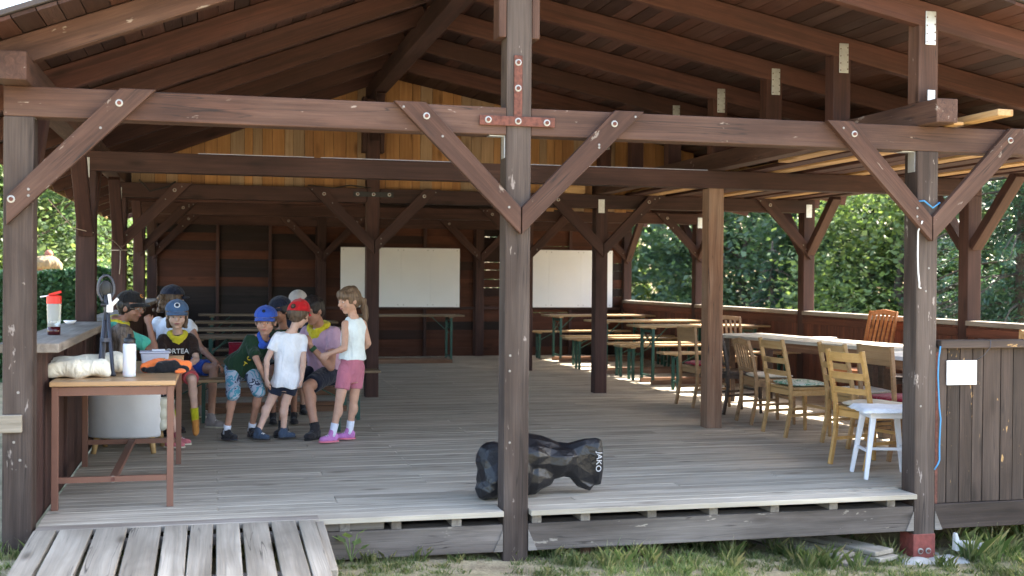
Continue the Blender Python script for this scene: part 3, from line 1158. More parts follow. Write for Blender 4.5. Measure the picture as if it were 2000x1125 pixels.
def beer_set(kind, L, wm='wood_bench'):
    """folding trestle table or bench, long axis X, standing on z=0"""
    table = kind == 'table'
    W, H = (.53, .81) if table else (.27, .50)
    nm = 'trestle_table' if table else 'trestle_bench'
    t = thing(nm, None, 'table' if table else 'bench')
    obj('top', MB().box(-L / 2, L / 2, -W / 2, W / 2, H - .028, H), wm, t, bevel=.006)
    for s in (-1, 1):
        x = s * (L / 2 - .22)
        mb = MB()
        for sy in (-1, 1):
            mb.box(x - .018, x + .018, sy * (W / 2 - .05) - .018, sy * (W / 2 - .05) + .018, 0, H - .03)
        mb.box(x - .012, x + .012, -W / 2 + .05, W / 2 - .05, .10, .125)
        mb.box(x - .012, x + .012, -W / 2 + .05, W / 2 - .05, H - .10, H - .07)
        if table:
            mb.bar((x, -W / 2 + .06, H - .28), (x, W / 2 - .06, H - .09), .014, .014)
            mb.bar((x, W / 2 - .06, H - .28), (x, -W / 2 + .06, H - .09), .014, .014)
        obj('leg_frame', mb, 'metal_green', t)
        mb = MB()
        mb.bar((x, 0, H * .62), (x - s * .30, 0, H - .035), .02, .012)
        mb.box(x - s * .30 - .03, x - s * .30 + .03, -.05, .05, H - .045, H - .029)
        obj('folding_stay', mb, 'metal_green', t)
        obj('cross_batten', MB().box(x - .04, x + .04, -W / 2 + .03, W / 2 - .03, H - .05, H - .029), wm, t)
    if table:
        for s in (-1, 1):
            obj('floor_runner', MB().box(-L / 2 + .2, L / 2 - .2, s * (W / 2 - .05) - .03, s * (W / 2 - .05) + .03, .002, .062), 'wood_newpost', t)
    return t


def place_first(root, loc, rz, label, group):
    wm = T(*loc) @ Matrix.Rotation(rz, 4, 'Z')
    place(root, wm)
    root['label'] = label
    root['group'] = group
    return root


_tb, _bn = beer_set('table', 1.95), beer_set('bench', 1.95)
_tb2, _bn2 = beer_set('table', 1.95, 'wood_benchdark'), beer_set('bench', 1.95, 'wood_benchdark')
_used = {}


def put(proto, loc, rz, label, group):
    if proto.name not in _used:
        _used[proto.name] = 1
        return place_first(proto, loc, rz, label, group)
    return dup(proto, loc, rz, label, group)


gT, gB = 'trestle tables', 'trestle benches'
put(_tb, (7.68, 12.55, 0), .01, 'trestle table nearest the right-hand whiteboard, farthest of three on the right', gT)
put(_tb, (7.66, 10.02, 0), -.01, 'middle trestle table of the three on the right', gT)
put(_tb, (7.70, 8.18, 0), 0., 'nearest trestle table on the right, behind the chairs', gT)
put(_tb2, (4.25, 12.55, 0), 0., 'trestle table standing alone under the left-hand whiteboard', gT)
put(_tb2, (1.85, 12.85, 0), 0., 'dim trestle table farthest back on the left, against the dark wall', gT)
put(_tb2, (1.85, 9.75, 0), 0., 'second trestle table from the back wall on the left', gT)
put(_tb2, (1.85, 7.5, 0), .01, 'third trestle table from the back wall on the left', gT)
put(_tb2, (1.75, 5.78, 0), 0., 'nearest trestle table on the left, behind the seated children', gT)
put(_bn, (7.55, 13.3, 0), 0., 'trestle bench against the back wall under the right-hand whiteboard', gB)
put(_bn, (7.68, 11.5, 0), .01, 'trestle bench in front of the farthest right-hand table', gB)
put(_bn, (7.50, 10.75, 0), 0., 'trestle bench just behind the middle right-hand table', gB)
put(_bn, (7.72, 9.42, 0), 0., 'trestle bench just in front of the middle right-hand table', gB)
put(_bn, (7.68, 8.78, 0), 0., 'trestle bench just behind the nearest right-hand table', gB)
put(_bn, (7.70, 7.15, 0), 0., 'nearest trestle bench on the right, behind the first chair with a red seat', gB)
put(_bn2, (1.85, 11.3, 0), 0., 'farthest trestle bench on the left in front of the dark wall', gB)
put(_bn2, (1.85, 8.5, 0), 0., 'trestle bench on the left behind the one carrying the red box', gB)
put(_bn2, (1.85, 6.88, 0), 0., 'trestle bench on the left carrying a small red box', gB)
put(_bn2, (1.80, 4.85, 0), 0., 'trestle bench on the left just behind the seated children', gB)
put(_bn, (1.52, 4.0, 0), -.03, 'trestle bench on which the person in the pink T-shirt sits', gB)
# red box
rb = thing('red_box', 'small dark red box standing on a bench behind the children', 'box', (1.38, 6.86, .50))
obj('body', MB().box(-.075, .075, -.06, .06, .0, .15), 'cushion_red', rb, bevel=.008)
obj('lid', MB().box(-.08, .08, -.065, .065, .151, .172), 'cushion_red', rb, bevel=.006)


def chair(style, mat, loc, rz, label, cushion=None, W=.44, H=.89, SH=.46, group='odd wooden chairs round the long table', D=.42, rake=.09):
    """faces +Y, origin on the floor in the middle of the seat"""
    t = thing('wooden_chair', label, 'chair', loc, rz, group)
    yb = -D / 2
    up = []
    for s in (-1, 1):
        x = s * (W / 2 - .02)
        pts = [(x, yb - .05, 0), (x, yb + .005, SH * .6), (x, yb, SH + .02), (x, yb - rake * .45, SH + .22), (x * .98, yb - rake, H)]
        mb = MB()
        for a, b in zip(pts, pts[1:]):
            mb.bar(a, b, .034, .030, (1, 0, 0))
        obj('back_upright', mb, mat, t, bevel=.005)
        up.append(pts)
        obj('front_leg', MB().bar((s * (W / 2 - .02), D / 2 - .03, SH - .01), (s * (W / 2 - .012), D / 2 - .015, 0), .04, .04, (1, 0, 0), .026, .026), mat, t, bevel=.004)

    def ry(z):
        return yb - rake * max(0, (z - SH)) / (H - SH)
    x0 = W / 2 - .035
    if style == 'ladder':
        for z, hh in ((H - .055, .07), (H - .20, .05), (H - .315, .045)):
            mb = MB()
            for k in range(4):
                xa, xb = -x0 + k * x0 / 2, -x0 + (k + 1) * x0 / 2
                ca, cb = (1 - (xa / x0) ** 2) * -.022, (1 - (xb / x0) ** 2) * -.022
                mb.bar((xa, ry(z) + ca, z), (xb, ry(z) + cb, z), .016, hh)
            obj('ladder_slat', mb, mat, t)
    elif style == 'panel':
        obj('back_panel', MB().bar((-x0, ry(H - .09), H - .085), (x0, ry(H - .09), H - .085), .022, .155), mat, t, bevel=.004)
    else:
        hh = .055
        obj('top_rail', MB().bar((-x0 - .02, ry(H - .02), H - .03), (0, ry(H) - .012, H - .005), .022, hh).bar((0, ry(H) - .012, H - .005), (x0 + .02, ry(H - .02), H - .03), .022, hh), mat, t, bevel=.004)
        obj('lower_rail', MB().bar((-x0, ry(SH + .1), SH + .08), (x0, ry(SH + .1), SH + .08), .02, .03), mat, t)
        n = 7 if style == 'spindle' else 5
        for k in range(n):
            x = -x0 + (k + .9) * (2 * x0) / (n + .8)
            if style == 'spindle':
                obj('spindle', MB().cyl((x, ry(SH + .1), SH + .09), (x, ry(H - .04) - .004, H - .045), .0075), mat, t, smooth=True)
            else:
                obj('back_slat', MB().bar((x, ry(SH + .1), SH + .09), (x, ry(H - .04) - .004, H - .04), .030, .010, (0, 1, 0)), mat, t)
    obj('seat', MB().box(-W / 2 + .002, W / 2 - .002, yb + .018, D / 2, SH - .028, SH), mat, t, bevel=.008)
    mb = MB().box(-W / 2 + .03, W / 2 - .03, yb + .02, yb + .04, SH - .08, SH - .03).box(-W / 2 + .03, W / 2 - .03, D / 2 - .045, D / 2 - .025, SH - .08, SH - .03)
    for s in (-1, 1):
        mb.box(s * (W / 2 - .03) - .01, s * (W / 2 - .03) + .01, yb + .02, D / 2 - .03, SH - .08, SH - .03)
    obj('seat_frame', mb, mat, t)
    for s in (-1, 1):
        obj('stretcher', MB().bar((s * (W / 2 - .022), yb - .02, .20), (s * (W / 2 - .02), D / 2 - .02, .21), .016, .024), mat, t)
    obj('stretcher', MB().bar((-W / 2 + .03, D / 2 - .022, .25), (W / 2 - .03, D / 2 - .022, .25), .016, .024), mat, t)
    if cushion:
        mb = MB().sph((0, .01, SH + .022), (W / 2 + .005, D / 2 - .005, .030), None, 22, 9)
        vs = []
        for x, y, z in mb.v:
            k = max(abs(x) / (W / 2), abs(y - .01) / (D / 2), 1e-6)
            r = math.hypot(x / (W / 2), (y - .01) / (D / 2))
            f = (r / k) ** .6 if r > .02 else 1
            vs.append((x * f, y * f, z + .006 * noise.noise(V((x * 9, y * 9, loc[1])))))
        mb.v = vs
        obj('cushion', mb, cushion, t, smooth=True)
    return t


R90 = -math.pi / 2
chair('panel', 'wood_oak', (6.60, 5.41, 0), R90 + .06, 'light wooden chair with one broad back panel and red seat, left of the pale post', 'cushion_red', W=.47, H=.90, rake=.03)
chair('slat', 'wood_chairdark', (6.66, 4.72, 0), R90 + .1, 'dark brown slat-back chair half hidden behind the pale post', None, W=.42, H=.87)
chair('slat', 'wood_oak', (6.58, 3.79, 0), R90 - .05, 'dull brown bentwood chair with thin back slats and a whitish seat pad', 'cushion_pale', W=.42, H=.84)
chair('ladder', 'wood_beech', (6.47, 2.93, 0), R90 + .03, 'ladder-back chair with a white and green patterned cushion', 'cushion_green', W=.47, H=.90)
chair('ladder', 'wood_beech', (6.66, 2.16, 0), R90 + .04, 'ladder-back chair in the row, between the patterned and the honey-coloured one', 'cushion_pale', W=.45, H=.90)
chair('panel', 'wood_oak', (6.62, 1.50, 0), R90 + .05, 'broad-backed light wooden chair with red cushion behind the honey-coloured chair', 'cushion_red', W=.50, H=.92, rake=.03)
chair('ladder', 'wood_honey', (6.14, 1.10, 0), R90 + .20, 'honey-coloured ladder-back chair with round pale cushion beside the white stool', 'cushion_pale', W=.43, H=.91)
chair('spindle', 'wood_chairdark', (6.58, .66, 0), R90 + .12, 'dark spindle-back chair with red cushion just left of the right front post', 'cushion_red', W=.46, H=.87)
chair('slat', 'wood_oak', (7.72, 7.02, 0), math.pi, 'wooden chair with curved top rail at the far end of the long table', None, W=.44, H=.95)
chair('slat', 'wood_chairred', (8.10, 4.62, 0), math.pi / 2 + .35, 'tall orange slat-back chair leaning behind the long table', None, W=.40, H=1.10, rake=.2)
chair('slat', 'wood_chairdark', (8.02, 3.85, 0), math.pi / 2 - .25, 'low dark chair behind the long table in front of the orange chair', None, W=.46, H=.88)
chair('panel', 'wood_beech', (8.16, 2.05, 0), math.pi / 2 + .1, 'pale chair back showing above the front panel at the right edge', None, W=.46, H=1.0, rake=.03)


# long tables
def long_table(loc, rz, L, W, H, top, label):
    t = thing('long_table', label, 'table', loc, rz, 'long tables beside the right parapet')
    n = 3
    for k in range(n):
        w_ = W / n
        obj('top_board', MB().box(-L / 2, L / 2, -W / 2 + k * w_ + .001, -W / 2 + (k + 1) * w_ - .001, H - .035, H), top, t, bevel=.004)
    for sx in (-1, 1):
        for sy in (-1, 1):
            x, y = sx * (L / 2 - .3), sy * (W / 2 - .10)
            obj('leg', MB().box(x - .045, x + .045, y - .045, y + .045, 0, H - .037), 'wood_chairdark', t, bevel=.005)
    for sy in (-1, 1):
        obj('apron', MB().box(-L / 2 + .25, L / 2 - .25, sy * (W / 2 - .09) - .012, sy * (W / 2 - .09) + .012, H - .13, H - .037), 'wood_newpost', t)
    return t


long_table((7.55, 4.60, 0), math.atan2(-3.4, .55), 3.1, .74, .79, 'wood_tabletop', 'long pale wooden table with the row of chairs along it')
long_table((7.42, 1.95, 0), -math.pi / 2, 1.75, .80, .775, 'white_paint', 'bluish white table at the near end of the long table')
pst = thing('paper_stack', 'few white papers lying on the long pale table', 'paper', (7.75, 4.9, .791), .5)
obj('sheet', MB().box(-.15, .15, -.1, .1, 0, .006), 'paper', pst)
obj('sheet', MB().box(-.10, .19, -.12, .08, .0065, .010), 'paper', pst)

# white stool
st = thing('white_stool', 'white painted stool with pale blue cloth by the right front post', 'stool', (5.965, .66, 0), -.25)
for sx in (-1, 1):
    for sy in (-1, 1):
        obj('leg', MB().bar((sx * .12, sy * .12, .49), (sx * .19, sy * .18, 0), .042, .042, (0, 1, 0), .028, .028), 'white_paint', st, bevel=.005)
    obj('stretcher', MB().bar((sx * .158, -.14, .20), (sx * .158, .14, .20), .016, .02), 'white_paint', st)
obj('stretcher', MB().bar((-.155, 0, .20), (.155, 0, .20), .016, .02), 'white_paint', st)
obj('apron', MB().box(-.15, .15, -.15, .15, .44, .485), 'white_paint', st, bevel=.006)
obj('seat', MB().box(-.18, .18, -.18, .18, .485, .51), 'white_paint', st, bevel=.01)
mb = MB()
n = 12
for j in range(n + 1):
    for i in range(n + 1):
        x, y = (i / n - .5) * .44, (j / n - .5) * .44
        d = max(abs(x), abs(y))
        z = .516 + .006 * noise.noise(V((x * 14, y * 14, 1))) - max(0, d - .182) * .7
        mb.v.append((x, y, z))
for j in range(n):
    for i in range(n):
        a = j * (n + 1) + i
        mb.f.append((a, a + 1, a + n + 2, a + n + 1))
cl = obj('cloth', mb, 'cushion_blue', st, smooth=True)
cl.modifiers.new('s', 'SOLIDIFY').thickness = .005

# ================================================================== LEFT SIDE TABLE AND WHAT LIES ON IT
lt = thing('side_table', 'tan topped table with brown metal frame at the left', 'table', (.55, 1.39, 0))
for sx in (-1, 1):
    for sy in (-1, 1):
        x, y = sx * .338, sy * .845
        obj('leg', MB().box(x - .02, x + .02, y - .02, y + .02, 0, .755), 'metal_brown', lt, bevel=.003)
for sy in (-1, 1):
    obj('frame_rail', MB().box(-.317, .317, sy * .845 - .015, sy * .845 + .015, .70, .752), 'metal_brown', lt)
    obj('lower_rail', MB().box(-.317, .317, sy * .845 - .016, sy * .845 + .016, .165, .20), 'metal_brown', lt)
for sx in (-1, 1):
    obj('frame_rail', MB().box(sx * .338 - .015, sx * .338 + .015, -.824, .824, .70, .752), 'metal_brown', lt)
obj('middle_rail', MB().box(-.022, .022, -.828, .828, .168, .197), 'metal_brown', lt)
bolt(lt, .55, .535, .182)
obj('tabletop', MB().box(-.37, .37, -.88, .88, .757, .788), 'wood_lamin', lt, bevel=.006)
ZT = .789


def blob(name, mb, mat, parent, vox=.008, disp=0., freq=8., smooth=6, seed=0.):
    """union of closed shapes, rebuilt as one skin"""
    me = mb.mesh(name)
    o = bpy.data.objects.new(name + '_tmp', me)
    COL.objects.link(o)
    r = o.modifiers.new('r', 'REMESH')
    r.mode = 'VOXEL'
    r.voxel_size = vox
    s = o.modifiers.new('s', 'SMOOTH')
    s.iterations = smooth
    s.factor = .5
    dg = bpy.context.evaluated_depsgraph_get()
    m2 = bpy.data.meshes.new_from_object(o.evaluated_get(dg))
    m2.name = name
    bpy.data.objects.remove(o)
    if disp:
        n = len(m2.vertices)
        co = np.empty(n * 3, np.float32)
        no = np.empty(n * 3, np.float32)
        m2.vertices.foreach_get('co', co)
        m2.vertex_normals.foreach_get('vector', no)
        co = co.reshape(-1, 3)
        no = no.reshape(-1, 3)
        f = np.array([noise.noise(V((float(a) * freq + seed, float(b) * freq, float(c) * freq * .7))) for a, b, c in co], np.float32)
        co += no * (f * disp)[:, None]
        m2.vertices.foreach_set('co', co.ravel())
        m2.update()
    m2.materials.clear()
    return obj(name, m2, mat, parent, smooth=True)


# cream cloth roll
cr = thing('cloth_roll', 'crumpled cream cloth roll lying on the left end of the tan table', 'cloth', (.36, .98, ZT))
mb = MB()
for a, b, r1, r2 in (((-.26, -.20, .05), (-.05, -.21, .06), .045, .06), ((-.05, -.21, .06), (.09, -.19, .06), .062, .058), ((.06, -.17, .035), (.13, -.20, .03), .036, .028), ((-.22, -.02, .06), (.16, .10, .075), .06, .072), ((.1, -.1, .05), (-.2, -.1, .06), .05, .055)):
    mb.cap(a, b, r1, r2)
blob('cloth', mb, 'cream', cr, .009, .018, 10, 7)
mb = MB().cap((.15, .14, .085), (.21, .17, .08), .058, .05)
blob('blue_end', mb, 'bagblue', cr, .009, .006, 20)
# tripod
tr = thing('folded_tripod', 'folded grey tripod with looped head standing on the tan table', 'tripod', (.47, .93, ZT))
for x0, y0, x1 in ((-.045, .03, -.005), (.048, -.02, .012), (-.03, .09, .0)):
    obj('leg', MB().tube([(x0, y0, 0), (x0, y0, .012), (x0 * .95, y0 * .95, .03), (x1, y0 * .3, .40)], [.018, .018, .012, .013], 10), 'plastic_grey', tr, smooth=True)
obj('collar', MB().cyl((0, 0, .22), (0, 0, .245), .036, .036, 12), 'plastic_grey', tr)
obj('column', MB().cyl((0, 0, .36), (0, 0, .52), .014), 'plastic_grey', tr, smooth=True)
lp = [(math.sin(a) * .050 * (1 if abs(a) < 2 else .8), .0, .560 + math.cos(a) * .090) for a in [(-2.7 + 5.4 * k / 20) for k in range(21)]]
obj('loop', MB().tube(lp, .009, 8), 'plastic_grey', tr, smooth=True)
lp2 = [(math.sin(a) * .035, .015, .555 + math.cos(a) * .055) for a in [(-2.7 + 5.4 * k / 20) for k in range(21)]]
obj('loop', MB().tube(lp2, .010, 8), 'plastic_black', tr, smooth=True)
obj('pad', MB().sph((0, .012, .56), (.034, .012, .058)), 'plastic_black', tr, smooth=True)
cp = obj('clamp', MB().box(.005, .045, -.03, .0, .41, .46).bar((.03, -.015, .45), (.075, -.015, .50), .03, .022).bar((.03, -.015, .45), (.02, -.015, .53), .03, .02), 'plastic_white', tr, bevel=.005)
obj('knob', MB().cyl((-.03, -.02, .46), (.0, -.02, .46), .014), 'plastic_black', tr)
# white bottle
wb = thing('water_bottle', 'frosted white water bottle with black cap on the tan table', 'bottle', (.625, .80, ZT))
obj('body', MB().lathe([(.030, 0), (.040, .004), (.041, .02), (.041, .205), (.038, .212), (.034, .215)], n=24), 'bottle_frost', wb, smooth=True)
obj('cap', MB().lathe([(.036, .216), (.037, .22), (.037, .245), (.024, .252), (.013, .256), (.012, .275), (.004, .277)], n=22), 'plastic_black', wb, smooth=True)
obj('mark', text_mesh('LAB', .014, 'print_white', .0004), None, wb, world=WM[wb.name] @ T(0, -.0418, .05) @ Matrix.Rotation(math.pi / 2, 4, 'X'))
# plastic box
bx = thing('plastic_tub', 'clear plastic food tub with lid on the tan table', 'tub', (.735, 1.74, ZT), .05)
mb = MB().loft([((0, 0, z), V((a, 0, 0)) * 1.2, V((0, b, 0)) * 1.2) for z, a, b in ((.002, .105, .07), (.01, .11, .075), (.095, .122, .085))], 4)
R45 = Matrix.Rotation(math.pi / 4, 4, 'Z')


def tub(z0, z1, a0, a1, b0, b1):
    return MB().add([(-a0, -b0, z0), (a0, -b0, z0), (a0, b0, z0), (-a0, b0, z0), (-a1, -b1, z1), (a1, -b1, z1), (a1, b1, z1), (-a1, b1, z1)], [(3, 2, 1, 0), (4, 5, 6, 7), (0, 1, 5, 4), (1, 2, 6, 5), (2, 3, 7, 6), (3, 0, 4, 7)])


obj('body', tub(.001, .095, .085, .098, .07, .083), 'box_clear', bx, bevel=.012)
obj('lid', tub(.096, .108, .105, .103, .09, .088), 'box_clear', bx, bevel=.004)
obj('lid_clip', MB().box(-.02, .07, -.02, .04, .109, .118), 'plastic_white', bx, bevel=.003)
obj('sticker', MB().box(.02, .07, -.0785, -.0775, .03, .062), 'grass_blade', bx)
# orange and black cloth
oc = thing('jacket_bundle', 'crumpled orange and black garment on the tan table', 'garment', (.845, 1.16, ZT), .1)
mb = MB()
for a, b, r in (((-.14, 0, .035), (-.06, .02, .055), .036), ((.07, .02, .055), (.13, .03, .035), .036), ((-.06, .05, .06), (.08, .05, .06), .03)):
    mb.cap(a, b, r)
blob('orange_part', mb, 'orange', oc, .007, .012, 24)
mb = MB().cap((-.11, -.045, .022), (.12, -.04, .022), .024).cap((-.05, -.03, .045), (.05, -.02, .048), .034).cap((-.13, -.05, .02), (-.15, -.02, .024), .02)
blob('black_part', mb, 'black', oc, .007, .010, 24)
mb = MB().cap((.05, -.14, .014), (.10, -.15, .016), .014).cap((.07, -.12, .02), (.10, -.13, .02), .013)
blob('orange_strap', mb, 'orange', oc, .006, .006, 30)
cb = thing('cardboard_box', 'small tan cardboard box on the tan table beside the tub', 'box', (.885, 1.82, ZT), -.05)
obj('body', MB().box(-.06, .045, -.04, .04, 0, .055), 'wood_lamin', cb, bevel=.003)
obj('lid', MB().box(-.062, .047, -.042, .042, .056, .066), 'wood_lamin', cb, bevel=.002)

# shaker with red lid on the left ledge
sh = thing('shaker_bottle', 'clear shaker bottle with red lid and dark drink on the left ledge', 'bottle', (.125, 1.16, 1.0435))
obj('body', MB().lathe([(.040, .054), (.0425, .10), (.046, .20), (.046, .205)], n=24), 'bottle_clear', sh, smooth=True)
obj('drink', MB().lathe([(.035, 0), (.0405, .003), (.041, .053)], n=24), 'drink_red', sh, smooth=True)
obj('lid', MB().lathe([(.047, .206), (.048, .21), (.047, .255), (.034, .262), (.030, .264)], n=24).bar((-.03, 0, .262), (.045, 0, .285), .03, .016), 'plastic_red', sh)
obj('carry_loop', MB().bar((-.03, 0, .258), (-.085, 0, .25), .03, .010), 'plastic_white', sh, bevel=.003)
obj('label_print', text_mesh('UNIQ', .022, 'print_white', .0006), None, sh, world=WM[sh.name] @ T(0, -.0445, .085) @ Matrix.Rotation(math.pi / 2, 4, 'X'))
wd_ = thing('white_dish', 'small white dish on the left ledge by the second post', 'dish', (.02, 2.95, 1.0435))
obj('bowl', MB().lathe([(.02, 0), (.03, .004), (.052, .028), (.049, .029), (.028, .008), (.005, .006)], n=20), 'plastic_white', wd_, smooth=True)

# white armchair
ac = thing('white_armchair', 'white padded armchair seen from behind under the tan table', 'armchair', (.47, 3.06, 0), -.12)
mb = MB()
pts = []
for k in range(13):
    a = -1 + 2 * k / 12
    pts.append((a * .29, -.18 - .115 * (1 - abs(a) ** 2.6)))
vs, fs = [], []
for (x, y) in pts:
    vs += [(x, y, .13), (x * 1.0, y - .02, .56), (x * .86, y + .09, .57), (x * .86, y + .09, .13)]
for k in range(12):
    o_ = k * 4
    for a in range(4):
        b = (a + 1) % 4
        fs.append((o_ + a, o_ + 4 + a, o_ + 4 + b, o_ + b))
fs += [(0, 1, 2, 3), (51, 50, 49, 48)]
obj('back_shell', MB().add(vs, fs), 'armchair_vinyl', ac, smooth=True, bevel=.02)
for s in (-1, 1):
    mb = MB().cap((s * .285, -.15, .40), (s * .285, .22, .37), .052).cap((s * .285, -.15, .22), (s * .285, .22, .22), .05).cap((s * .285, -.15, .31), (s * .285, .22, .30), .05)
    blob('armrest', mb, 'armchair_cream', ac, .012, 0, 1, 8)
obj('seat', MB().box(-.23, .23, -.14, .26, .15, .33), 'armchair_cream', ac, bevel=.03)
for sx in (-1, 1):
    for sy in (-1, 1):
        obj('leg', MB().cyl((sx * .21, sy * .19, .16), (sx * .235, sy * .215, 0), .026, .020, 12), 'leg_pale', ac, smooth=True)

# ================================================================== THINGS ON THE WALLS
def whiteboard(x0, x1, n, label):
    t = thing('whiteboard', label, 'whiteboard', ((x0 + x1) / 2, 13.99, .90))
    w_ = (x1 - x0) / n
    for k in range(n):
        a = x0 + k * w_ - (x0 + x1) / 2
        p = obj('panel', MB().box(a + .0006, a + w_ - .0006, -.012, .0, 0, 1.07), 'white_board', t, bevel=.002)
        for dx in (.05, w_ - .05):
            for dz in (.04, 1.03):
                bolt(p, (x0 + x1) / 2 + a + dx, 13.978, .90 + dz, mesh=SCREW)
    return t


whiteboard(3.31, 5.48, 4, 'wide white display board on the back wall left of the middle post')
whiteboard(6.55, 8.43, 3, 'white display board on the back wall near the right corner')
# sign on the front panel
sg = thing('paper_notice', 'small white laminated notice screwed to the front panel on the right', 'sign', (6.152, .012, .815))
obj('sheet', MB().box(-.117, .117, -.004, .004, -.084, .084), 'paper', sg)
for sx in (-1, 1):
    for sy in (-1, 1):
        bolt(sg, 6.152 + sx * .105, .008, .815 + sy * .072, mesh=SCREW).scale = (.7, .7, .7)
rs = random.Random(5)
mb = MB()
for zz, xa, xb in ((.055, -.095, .095), (.025, -.06, .06), (-.008, -.092, .09), (-.058, .02, .085)):
    x = xa
    while x < xb:
        L = rs.uniform(.004, .008)
        mb.bar((x, -.0046, zz + rs.uniform(-.006, .0)), (x + L, -.0046, zz + rs.uniform(0, .008)), .0008, .0016)
        x += L * rs.choice((1, 1, 1, 1.9))
obj('handwriting', mb, 'ink_pale', sg)


# ropes
def rope(name, label, pts, r, mat, cat='rope', parts=()):
    o = obj(name, MB().tube(pts, r, 7), mat, smooth=True)
    tag(o, label, cat)
    return o


rope('white_rope', 'short white rope hanging down the right front post', [(5.79, -.052, 1.85), (5.785, -.012, 1.78), (5.786, -.008, 1.62), (5.792, -.008, 1.50), (5.800, -.010, 1.43), (5.798, -.012, 1.40), (5.812, -.012, 1.395)], .0055, 'rope_white')
rope('white_rope', 'thin white rope hanging behind the right front post', [(5.95, .17, 1.80), (5.952, .17, 1.66), (5.957, .17, 1.56), (5.952, .17, 1.46)], .0045, 'rope_white')
rope('blue_rope', 'knotted blue rope hanging beside the right front post', [(5.955, -.03, 1.0), (5.955, -.012, .92), (5.952, -.01, .80), (5.960, -.01, .66), (5.964, -.012, .58), (5.975, -.012, .50), (5.972, -.012, .44), (5.968, -.012, .32), (5.970, -.012, .22), (5.955, -.014, .19), (5.93, -.014, .155)], .0055, 'rope_blue')
rope('blue_tie', 'blue and white cord tied round the right front post above the braces', [(5.78, -.008, 1.985), (5.83, -.012, 1.99), (5.87, -.05, 1.94), (5.95, -.01, 1.98), (5.952, .17, 1.985), (5.78, .17, 1.985), (5.778, -.008, 1.988)], .006, 'rope_blue')
rope('string_line', 'thin pale string sagging between the left wall posts', [(-.1, 2.6, 2.02), (.0, 3.30, 1.83), (.14, 3.47, 1.80), (.20, 4.8, 1.77), (.13, 6.9, 1.72)], .004, 'rope_beige')
rope('string_tie', 'pale string tied round the third left wall post', [(-.01, 6.955, 1.72), (.17, 6.955, 1.725), (.172, 7.14, 1.72)], .006, 'rope_beige')
rope('string_end', 'loose string end hanging on the third left wall post', [(.10, 6.95, 1.72), (.10, 6.945, 1.55), (.092, 6.945, 1.45)], .005, 'rope_beige')
rope('grey_wire', 'grey wire curving over the right-hand cap rail', [(6.34, .10, 1.045), (6.345, .03, 1.043), (6.35, -.030, 1.038), (6.345, -.032, .99), (6.31, -.012, .935), (6.27, .018, .90)], .0022, 'plastic_grey', 'wire')
rope('power_cable', 'dark cable hanging behind the second beam at the left', [(.30, 6.93, 2.53), (.42, 6.92, 2.40), (.62, 6.92, 2.46), (.7, 6.94, 2.52)], .009, 'cable', 'cable')
rope('power_cable', 'dark cable looping beside the middle inner post', [(2.2, 6.94, 2.52), (2.5, 6.93, 2.49), (2.7, 6.93, 2.53), (2.95, 6.93, 2.50)], .007, 'cable', 'cable')

# stored planks under the roof
rs = random.Random(3)
gP = 'sawn planks stored on the beams under the right roof'
for k in range(9):
    x = 6.32 + k * .265 + rs.uniform(-.03, .03)
    y0 = rs.uniform(.9, 1.6)
    y1 = rs.uniform(7.2, 8.6)
    o = timber('stored_plank', (x, y0, 2.518 + .036 * (k % 2 == 1) * 0), (x + rs.uniform(-.08, .08), y1, 2.518), rs.uniform(.14, .21), .032, 'wood_sawn' if k % 3 == 1 else 'wood_rafter')
    tag(o, ('fresh yellow sawn plank in the lower layer stored under the right roof' if k % 3 == 1 else 'dark brown plank in the lower layer stored under the right roof'), 'plank', gP)
for k in range(5):
    x = 6.45 + k * .42
    o = timber('stored_plank', (x, rs.uniform(1., 2.), 2.556), (x + rs.uniform(-.1, .1), rs.uniform(6.5, 8.), 2.556), rs.uniform(.15, .22), .03, 'wood_sawn')
    tag(o, 'fresh yellow sawn plank in the upper layer stored under the right roof', 'plank', gP + ', upper layer')
tag(timber('stored_plank', (6.20, -.36, 2.56), (6.12, 2.6, 2.525), .12, .045, 'wood_sawn'), 'short orange plank end sticking out over the front beam beside the purlin', 'plank')
tag(timber('stored_plank', (6.03, -.10, 2.515), (6.03, 2.2, 2.515), .08, .022, 'wood_sawn'), 'thin pale batten lying on the front beam beside the purlin', 'plank')
tag(timber('stored_block', (5.15, 6.9, 2.70), (5.80, 6.84, 2.70), .12, .11, 'wood_sawn'), 'stout yellow timber offcut lying on the third beam under the roof', 'timber')
tag(timber('stored_block', (5.35, 6.98, 2.57), (5.62, 6.98, 2.57), .14, .13, 'wood_sawn'), 'yellow timber block under the stout offcut on the third beam', 'timber')
o = obj('dark_tarpaulin', MB().box(6.9, 7.7, 1.4, 3.3, 2.575, 2.60), 'cable', bevel=.01)
tag(o, 'dark tarpaulin on the stored planks under the right roof', 'tarpaulin')

# ================================================================== BLACK BAG
bg_ = thing('rubbish_bag', 'black plastic rubbish bag with white lettering behind the middle front post', 'bag', (3.05, .40, 0))
mb = MB()
mb.sph((-.02, .0, .15), (.20, .17, .16), None, 14, 9)
mb.sph((-.10, .02, .20), (.12, .13, .15), None, 12, 8)
mb.sph((.08, .02, .27), (.13, .12, .14), None, 12, 8)
mb.sph((.16, -.01, .12), (.12, .12, .11), None, 12, 8)
mb.sph((-.16, -.05, .06), (.09, .08, .065), None, 12, 8)
mb.cap((.06, .02, .27), (.36, .03, .235), .14, .115)
mb.sph((-.14, .0, .27), (.10, .11, .11), None, 12, 8)
mb.loft([((.34, .03, .235), V((0, .085, 0)), V((.01, 0, .11))), ((.46, .03, .215), V((0, .075, 0)), V((.01, 0, .125))), ((.60, .02, .20), V((0, .06, 0)), V((-.01, 0, .165))), ((.635, .02, .20), V((0, .03, 0)), V((-.012, 0, .165)))], 14)
